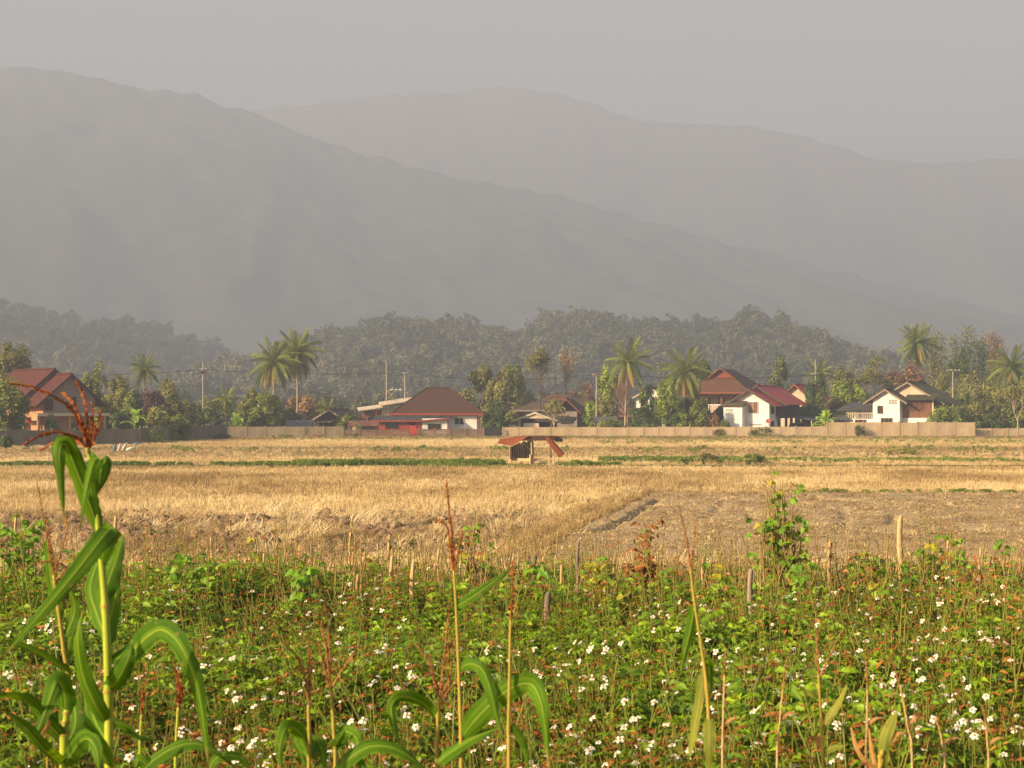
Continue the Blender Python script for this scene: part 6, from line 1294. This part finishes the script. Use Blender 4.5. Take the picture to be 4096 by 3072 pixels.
def add_veins(m):
    """fine parallel veins in relief and colour, and small brown blemishes"""
    N, L = m.node_tree.nodes, m.node_tree.links; b = N['Principled BSDF']; src = b.inputs['Base Color'].links[0].from_socket
    a = N.new('ShaderNodeAttribute'); a.attribute_name = 'vein'; k = N.new('ShaderNodeMath'); k.operation = 'MULTIPLY'; k.inputs[1].default_value = 62.0; L.new(a.outputs['Fac'], k.inputs[0])
    s = N.new('ShaderNodeMath'); s.operation = 'SINE'; L.new(k.outputs[0], s.inputs[0])
    mr = N.new('ShaderNodeMapRange'); mr.inputs[1].default_value = -1; mr.inputs[3].default_value = .72; mr.inputs[4].default_value = 1.12; L.new(s.outputs[0], mr.inputs[0])
    g = N.new('ShaderNodeMix'); g.data_type = 'RGBA'; g.blend_type = 'MULTIPLY'; g.inputs[0].default_value = 1; L.new(src, g.inputs[6]); L.new(mr.outputs[0], g.inputs[7])
    tc = N.new('ShaderNodeTexCoord'); nz = N.new('ShaderNodeTexNoise'); nz.inputs['Scale'].default_value = 38; nz.inputs['Detail'].default_value = 3; L.new(tc.outputs['Object'], nz.inputs['Vector'])
    th = N.new('ShaderNodeMapRange'); th.inputs[1].default_value = .66; th.inputs[2].default_value = .74; L.new(nz.outputs['Fac'], th.inputs[0])
    x = N.new('ShaderNodeMix'); x.data_type = 'RGBA'; L.new(th.outputs[0], x.inputs[0]); L.new(g.outputs[2], x.inputs[6]); x.inputs[7].default_value = (.30, .19, .06, 1); L.new(x.outputs[2], b.inputs['Base Color'])
    bp = N.new('ShaderNodeBump'); bp.inputs['Strength'].default_value = .35; bp.inputs['Distance'].default_value = .002; L.new(s.outputs[0], bp.inputs['Height']); L.new(bp.outputs[0], b.inputs['Normal'])
for k_ in ('mz_leaf', 'mz_yel', 'mz_dry'): add_veins(MT[k_])
def blade(root, pts, wpx, D, m_='mz_leaf', twist=(0, 0), fold=.35, seed=0, name='leaf'):
    """maize leaf along photo points (x, y, depth offset in m)"""
    rg = random.Random(seed + int(pts[0][0]) * 7 + int(pts[-1][1])); sp = catmull([at(p[0], p[1], D + (p[2] if len(p) > 2 else 0)) for p in pts], 30); W = wpx / F * D * .41; m = MB(); cols = (-1, -.78, -.56, -.33, -.06, .06, .33, .56, .78, 1); vein = []; ct = [.98 if q == 4 else .20 + .5 * rg.random() for q in range(9)]; ns = len(sp); ph = rg.uniform(0, 6)
    o = root.location
    for i, p in enumerate(sp):
        t = i / (ns - 1); tg = (sp[min(i + 1, ns - 1)] - sp[max(i - 1, 0)]).normalized(); side = tg.cross(Vector((0, 1, 0)))
        if side.length < .05: side = Vector((1, 0, 0))
        side.normalize(); nn = side.cross(tg).normalized(); tw = math.radians(twist[0] + (twist[1] - twist[0]) * t); s2 = side * math.cos(tw) + nn * math.sin(tw); n2 = nn * math.cos(tw) - side * math.sin(tw)
        w = W * min(1, .45 + t * 4.5) * max(.02, (1 - max(0, (t - .35) / .65) ** 1.9))
        for c in cols:
            wv = .10 * W * math.sin(t * 21 + ph + (2 if c > 0 else 0)) * abs(c) ** 3
            rag = 1 - (.22 * rg.random() ** 4 if abs(c) == 1 else 0); m.v.append(tuple(p - o + s2 * c * w * rag + n2 * (fold * w * abs(c) + wv))); vein.append(c)
    for i in range(ns - 1):
        for j in range(9):
            t = (i + .5) / ns; m.mi = 1 if t > .955 - .03 * ((j * 7) % 3) else 0
            a = i * 10 + j; m.quadf((a, a + 1, a + 11, a + 10), ct[j])
    ob = m.build(name, [MT[m_], MT['mz_dry']], root, True); va = ob.data.attributes.new('vein', 'FLOAT', 'POINT'); va.data.foreach_set('value', vein); return ob
def tassel_branch(root, pts, D, r_=.010, m_='tassel', seed=0, name='tassel_branch'):
    rg = random.Random(seed + int(pts[0][0] * 3 + pts[-1][1])); sp = catmull([at(p[0], p[1], D + (p[2] if len(p) > 2 else 0)) for p in pts], 26); o = root.location if root.parent is None else root.parent.location; m = MB()
    m.tube([p - o for p in sp], [.0028 - .0015 * i / len(sp) for i in range(len(sp))], 4, .5, cap=False); ns = len(sp)
    L_ = sum((sp[i + 1] - sp[i]).length for i in range(ns - 1)); cnt = int(L_ / .0028)
    for k in range(cnt):
        t = .1 + .9 * k / cnt; u_ = t * (ns - 1); i = min(int(u_), ns - 2); p = sp[i].lerp(sp[i + 1], u_ - i) - o; tg = (sp[i + 1] - sp[i]).normalized(); a = rg.uniform(0, 6.28); q = tg.cross(Vector((math.cos(a), math.sin(a), .3))).normalized(); d = (tg * 1.1 + q * rg.uniform(.3, .9) + Vector((0, 0, -.25))).normalized(); s = d.cross(Vector((rg.gauss(0, 1), rg.gauss(0, 1), .2))).normalized() * r_ * .28; l = r_ * rg.uniform(.8, 1.35) * (1 - .45 * t)
        m.poly([p, p + d * l * .5 + s, p + d * l, p + d * l * .5 - s], rg.random())
    return m.build(name, MT[m_], root)
def maize(label, D, stem, w0, w1, leaves=(), tassel=(), sm='mz_stem', tm='tassel', tr=.010, name='maize_plant', seed=0):
    b = at(stem[0][0], stem[0][1], D); gz_ = float(terrain(b.x, D)); o = thing(name, label, 'maize', (b.x, D, gz_), 0, 'maize plants in the foreground')
    loc = Vector((b.x, D, gz_)); p = [Vector((b.x, D, gz_ - .06))] + [at(q[0], q[1], D) for q in stem]; sp = catmull(p, 40); m = MB(); r0, r1 = w0 / 2 / F * D, w1 / 2 / F * D; rad = []
    for i in range(41):
        t = i / 40; rad.append((r0 + (r1 - r0) * t) * (1.16 if i % 7 == 3 else 1))
    m.tube([q - loc for q in sp], rad, 10); m.build('stem', MT[sm], o, True)
    for i in range(3, 40, 7):
        n_ = MB(); n_.tube([sp[i] - loc - Vector((0, 0, .004)), sp[i] - loc + Vector((0, 0, .004))], rad[i] * 1.1, 10, cap=False); n_.build('node', MT['mz_sy'], o)
    for j, lf in enumerate(leaves):
        pts, w = lf[0], lf[1]; k = lf[2] if len(lf) > 2 else {}; blade(o, pts, w, D, seed=seed + j, **k)
    if tassel:
        tz = tassel_branch(o, tassel[0], D, tr, tm, seed, 'tassel')
        for j, tb in enumerate(tassel[1:]): tassel_branch(tz, tb, D, tr, tm, seed + j + 1)
    return o
Mz = maize
Y_, DR = dict(m_='mz_yel', fold=.12, twist=(0, 50)), dict(m_='mz_dry', fold=.5, twist=(20, 90))
Mz('big maize plant with a red brown tassel and arching leaves at the left', 5.0, [(436, 3072), (432, 2700), (420, 2420), (404, 2221), (382, 2000), (362, 1850), (350, 1790)], 41, 15, [
   ([(392, 2120), (355, 2010, -.02), (300, 1870, -.05), (262, 1778, -.07), (238, 1800, -.09), (242, 1900, -.1), (262, 2115, -.1)], 100, dict(twist=(0, 25))),
   ([(372, 2030), (362, 1920, -.05), (385, 1838, -.08), (372, 1850, -.12), (345, 1960, -.14), (318, 2130, -.14)], 74, dict(twist=(20, -10))),
   ([(372, 1990), (390, 1920, .02), (418, 1842, .03), (428, 1870, .02), (410, 1930, .0), (385, 1985, -.01)], 55, dict(twist=(30, 10))),
   ([(404, 2260), (420, 2170, -.05), (445, 2112, -.08), (400, 2160, -.16), (300, 2290, -.24), (150, 2470, -.30), (-20, 2660, -.34)], 110, dict(twist=(10, -15), fold=.25)),
   ([(412, 2390), (435, 2320, .03), (462, 2240, .05), (500, 2120, .08)], 100, dict(twist=(-10, 20))),
   ([(425, 2560), (385, 2450, .05), (360, 2350, .08), (395, 2230, .12), (400, 2150, .14)], 90, dict(twist=(10, 30))),
   ([(428, 2580), (440, 2480, .06), (462, 2380, .1), (470, 2300, .14)], 85, dict(twist=(-20, 0))),
   ([(448, 2640), (520, 2610, .0), (590, 2545, -.02), (650, 2520, -.04), (720, 2580, -.08), (780, 2720, -.10), (812, 2880, -.10), (835, 3090, -.1)], 118, dict(twist=(35, -20), fold=.2)),
   ([(432, 2760), (470, 2720, -.05), (510, 2640, -.07), (530, 2560, -.05)], 100, dict(twist=(-25, 0))),
   ([(430, 2900), (380, 2820, -.05), (330, 2700, -.08), (310, 2560, -.1), (330, 2440, -.08)], 95, dict(twist=(10, 30))),
   ([(434, 2880), (500, 2900, .05), (560, 2945, .06), (640, 2960, .06)], 60, dict(twist=(60, 70))),
   ([(425, 2960), (380, 2880, .1), (355, 2760, .14), (360, 2640, .16)], 90, dict(twist=(0, 10))),
   ([(436, 3072), (400, 3000, -.1), (330, 2900, -.14), (262, 2840, -.16), (235, 2900, -.18)], 85, dict(twist=(20, 0)))],
   [[(350, 1795), (338, 1745), (322, 1700), (290, 1640, -.03), (215, 1585, -.06), (130, 1548, -.08), (40, 1532, -.1)], [(350, 1795), (352, 1740), (348, 1660), (336, 1590, .02), (305, 1522, .03)], [(352, 1790), (366, 1720), (372, 1660), (368, 1610, .02)], [(354, 1790), (385, 1730), (398, 1680), (402, 1640)], [(345, 1790), (300, 1745, -.02), (220, 1728, -.05), (150, 1745, -.08), (95, 1778, -.1)], [(346, 1795), (300, 1760, .02), (230, 1765, .03), (160, 1800, .04)], [(350, 1790), (330, 1700), (290, 1610, .03), (250, 1570, .05)], [(352, 1800), (372, 1770), (380, 1730), (374, 1690)]], tr=.013)
Mz('second maize with faded tassels behind the big one at the left', 5.9, [(280, 3072), (275, 2740), (255, 2600), (232, 2420), (215, 2300)], 22, 14, [
   ([(240, 2480), (215, 2380, .02), (190, 2200, .03), (185, 2150, .03)], 62, dict(twist=(0, 10))), ([(262, 2540), (290, 2480), (300, 2420), (270, 2340)], 60, dict(twist=(20, 0))), ([(285, 2700), (200, 2640, -.05), (100, 2590, -.08), (0, 2560, -.1)], 62, dict(twist=(40, 30))), ([(265, 2630), (280, 2560), (305, 2500)], 52, {})],
   [[(215, 2310), (195, 2180), (175, 2070), (145, 1915)], [(218, 2310), (240, 2220), (268, 2100), (238, 1990)], [(220, 2315), (200, 2160), (182, 2050)], [(222, 2320), (265, 2270, -.03), (180, 2245, -.05), (40, 2288, -.08)], [(222, 2330), (290, 2260), (285, 2130)]], 'mz_sy', 'tasselp')
Mz('leafy low maize with broad leaves in the bottom left corner', 4.7, [(255, 3072), (262, 2920), (268, 2840)], 40, 26, [
   ([(262, 2860), (255, 2770, -.02), (225, 2730, -.05), (180, 2850, -.08), (120, 3000, -.1)], 105, dict(twist=(10, -10))), ([(250, 2960), (180, 2880, -.05), (90, 2790, -.1), (-40, 2790, -.14)], 110, dict(twist=(20, 50), fold=.2)), ([(250, 3060), (180, 3000, -.1), (90, 2900, -.15), (10, 2840, -.18)], 75, dict(twist=(0, 20))), ([(262, 2990), (300, 2900, .05), (290, 2800, .08), (240, 2700, .1)], 90, dict(twist=(0, 20))), ([(250, 3072), (330, 2960, -.1), (380, 2990, -.14), (400, 3100, -.16)], 90, dict(twist=(10, -10)))], ())
o = Mz('dead pale maize husk hanging in the bottom left corner', 4.65, [(190, 3100), (180, 2990), (185, 2900)], 10, 5, [([(205, 2830), (180, 2900), (150, 2960), (108, 3060)], 36, DR), ([(200, 2840), (190, 2920), (140, 3010)], 26, DR)], (), 'mz_sy')
Mz('thin stem with a dark red seed spike right of the big maize', 5.6, [(560, 3072), (562, 2940), (566, 2860)], 11, 9, (), [[(566, 2865), (572, 2780), (580, 2655)]], 'mz_stem', 'tassel', .013)
Mz('thin stem with a drooping red spike beside the hanging leaf', 5.4, [(702, 3090), (705, 2960), (713, 2830)], 14, 10, (), [[(713, 2835), (716, 2760), (698, 2670)], [(713, 2835), (725, 2770), (712, 2690)]], 'mz_stem', 'tassel', .016)
blk = Mz('low maize with leaves spreading along the bottom left of centre', 5.0, [(640, 3200), (620, 3100)], 30, 20, [([(560, 3090), (640, 3020), (740, 2975), (840, 2990), (960, 3080)], 80, dict(twist=(30, 60))), ([(620, 3100), (560, 3040), (540, 3090)], 60, {}), ([(830, 3090), (870, 3030), (960, 3030), (1010, 3090)], 55, dict(twist=(30, 30)))], ())
Mz('maize with twin brown tassels left of centre at the bottom', 5.4, [(1236, 3090), (1237, 2960), (1234, 2820)], 17, 13, [([(1232, 3010), (1205, 2940), (1150, 2908, -.03), (1120, 2980, -.06), (1118, 3090, -.07)], 82, dict(twist=(25, -10))), ([(1240, 3030), (1265, 2960, .03), (1290, 3010, .02), (1300, 3090)], 66, dict(twist=(10, 0))), ([(1228, 3020), (1180, 2940, .04), (1200, 3000, .05), (1230, 3080, .05)], 50, {})],
   [[(1234, 2830), (1236, 2700), (1232, 2560)], [(1232, 2800), (1215, 2690), (1190, 2630), (1150, 2580)], [(1236, 2790), (1244, 2680), (1246, 2600)]], 'mz_sy', 'tasselp', .012)
Mz('slim maize with a tall brown tassel beside the twin-tasselled one', 5.2, [(1342, 3090), (1338, 2980), (1328, 2800), (1320, 2740)], 18, 11, [([(1340, 3000), (1362, 2950), (1385, 2925), (1425, 2950, -.03), (1440, 3010, -.05), (1448, 3090, -.06)], 70, dict(twist=(30, -10))), ([(1336, 3000), (1355, 2960, -.02), (1380, 2920, -.04)], 55, dict(twist=(-30, 0)))],
   [[(1322, 2750), (1318, 2600), (1302, 2390)], [(1322, 2760), (1290, 2640), (1270, 2560)], [(1324, 2760), (1380, 2660), (1430, 2590)], [(1322, 2740), (1305, 2600), (1285, 2500)]], 'mz_sy', 'tasselp', .011)
blk = Mz('dark broad maize leaf lying low between the slim maize and the branched tassel', 5.1, [(1480, 3200), (1470, 3110)], 26, 20, [([(1340, 3095), (1400, 3030), (1480, 2985), (1570, 2990), (1650, 3035), (1720, 3100)], 88, dict(twist=(30, 50), fold=.2)), ([(1470, 3110), (1430, 3040), (1360, 3060)], 40, {})], ())
Mz('maize with a wide branched brown tassel and a folded leaf, left of centre', 5.3, [(1748, 3090), (1749, 2960), (1752, 2870), (1756, 2790)], 17, 13, [([(1750, 2885), (1715, 2835), (1660, 2800, -.03), (1600, 2790, -.05), (1565, 2830, -.07), (1580, 2920, -.08), (1612, 3010, -.08)], 72, dict(twist=(45, -20)))],
   [[(1757, 2800), (1775, 2650), (1792, 2480), (1800, 2400)], [(1756, 2800), (1740, 2720), (1715, 2640), (1662, 2570)], [(1756, 2800), (1728, 2690), (1712, 2620)], [(1758, 2800), (1800, 2700), (1808, 2560)], [(1758, 2805), (1820, 2730), (1880, 2640)], [(1757, 2800), (1784, 2640), (1806, 2540)]], 'mz_sy', 'tasselp', .012)
Mz('tall maize with an upright red brown tassel near the centre', 5.1, [(1845, 3090), (1844, 2940), (1838, 2760), (1832, 2600), (1824, 2420), (1815, 2280)], 20, 9, [([(1826, 2425), (1870, 2400, -.02), (1950, 2345, -.04), (2052, 2270, -.06)], 58, dict(twist=(25, 5))), ([(1836, 2675), (1880, 2655, -.03), (1930, 2680, -.06), (1965, 2770, -.09), (1985, 2860, -.1), (2015, 2960, -.1)], 66, dict(twist=(30, -10))), ([(1846, 2950), (1900, 2880, -.04), (1980, 2800, -.07), (2060, 2745, -.09), (2125, 2738, -.1), (2160, 2800, -.13), (2180, 2900, -.14), (2195, 3090, -.14)], 118, dict(twist=(15, -20), fold=.2)), ([(1750, 3050, .02), (1800, 3010, .0), (1900, 2950, -.02), (2010, 2905, -.03)], 72, dict(twist=(40, 30)))],
   [[(1815, 2290), (1808, 2150), (1795, 2030), (1786, 1925)], [(1814, 2290), (1800, 2180), (1785, 2100), (1740, 2080)], [(1815, 2290), (1812, 2180), (1806, 2080)], [(1815, 2300), (1835, 2200), (1850, 2120)]], 'mz_sy', 'tassel', .010)
Mz('slender maize with a narrow tassel right beside the central one', 5.0, [(2036, 3090), (2034, 2940), (2037, 2780), (2040, 2600), (2042, 2480)], 19, 9, [([(2045, 2900), (2075, 2940), (2100, 3000), (2120, 3090)], 44, dict(twist=(20, 0))), ([(2036, 2930), (2022, 2880), (2005, 2860), (1985, 2862)], 22, {})], [[(2042, 2490), (2048, 2380), (2050, 2240)]], 'mz_sy', 'tassel', .010)
Mz('leaning maize with a tall thin tassel right of centre', 5.2, [(2834, 3090), (2836, 2900), (2826, 2740), (2808, 2600), (2784, 2450), (2768, 2330), (2762, 2270)], 20, 8, [([(2778, 2420), (2768, 2490), (2745, 2590), (2722, 2690)], 58, dict(twist=(10, -10))), ([(2818, 2640), (2835, 2660, .03), (2840, 2740, .05), (2830, 2820, .05)], 48, dict(twist=(0, 20))), ([(2816, 2680), (2800, 2780), (2782, 2880), (2765, 2980), (2745, 3080)], 50, dict(m_='mz_yel', twist=(0, -40), fold=.1)), ([(2836, 2870), (2838, 2950, -.04), (2836, 3020, -.05), (2838, 3130, -.05)], 66, dict(twist=(0, 10), m_='mz_yel', fold=.08))],
   [[(2762, 2285), (2750, 2180), (2735, 2110), (2712, 2018)], [(2763, 2285), (2772, 2200), (2782, 2080)]], 'mz_sy', 'tasselp', .009)
Mz('yellowing maize with a thin tassel at the lower right', 5.4, [(3292, 3090), (3286, 2940), (3278, 2760), (3274, 2700)], 15, 9, [([(3300, 2900), (3330, 2850), (3360, 2800), (3392, 2725)], 42, Y_), ([(3290, 3000), (3260, 2960), (3235, 2970), (3245, 3060)], 42, DR), ([(3272, 2790), (3230, 2770), (3180, 2730)], 26, Y_), ([(3290, 3010), (3340, 2990), (3390, 2980)], 34, Y_)], [[(3274, 2710), (3270, 2620), (3264, 2515)], [(3276, 2720), (3320, 2620), (3370, 2520)]], 'mz_sy', 'tasselp', .010)
Mz('dry maize with upright yellow green leaves at the lower right', 5.2, [(3520, 3120), (3525, 3060), (3530, 3000)], 20, 14, [([(3530, 3090), (3540, 2960), (3570, 2880), (3590, 2840)], 62, Y_), ([(3520, 3090), (3535, 2990), (3560, 2900), (3578, 2860)], 48, dict(m_='mz_yel', twist=(30, 0))), ([(3540, 3000), (3590, 2930), (3640, 2940)], 30, DR), ([(3500, 3090), (3430, 3010), (3405, 2930), (3402, 2900)], 30, DR), ([(3510, 3100), (3460, 3060), (3420, 3090)], 40, DR), ([(3505, 3095), (3480, 2980), (3470, 2890)], 28, DR)], (), 'mz_sy')
for lab, D_, st, ts in (('dry reddish stem with a seed spike left of the yellowing maize', 5.6, [(3108, 3090), (3120, 2880), (3132, 2760)], [(3132, 2770), (3138, 2690), (3150, 2630)]), ('bare brown stalk right of the leaning maize', 5.8, [(2890, 3090), (2892, 2900), (2898, 2700)], [(2898, 2710), (2900, 2660), (2903, 2600)]), ('thin reddish stalk behind the dry maize', 5.6, [(3464, 3090), (3468, 2900), (3470, 2760)], [(3470, 2770), (3466, 2660), (3462, 2560)]), ('leaning reddish stalk right of the dry maize', 5.7, [(3650, 3090), (3630, 2900), (3600, 2740)], [(3600, 2750), (3580, 2680), (3560, 2620)]), ('red brown stalk near the right edge', 5.6, [(3780, 3090), (3770, 2980), (3755, 2900)], [(3755, 2910), (3750, 2880), (3745, 2860)]), ('thin dry stalk at the lower right edge', 5.8, [(3955, 3090), (3950, 2980), (3945, 2900)], [(3945, 2910), (3940, 2870), (3930, 2820)])):
    Mz(lab, D_, st, 11, 7, [([st[1], (st[1][0] + 40, st[1][1] - 30), (st[1][0] + 85, st[1][1] - 25)], 20, DR)], [ts], 'stalk', 'tasselp', .010, name='dry_maize')
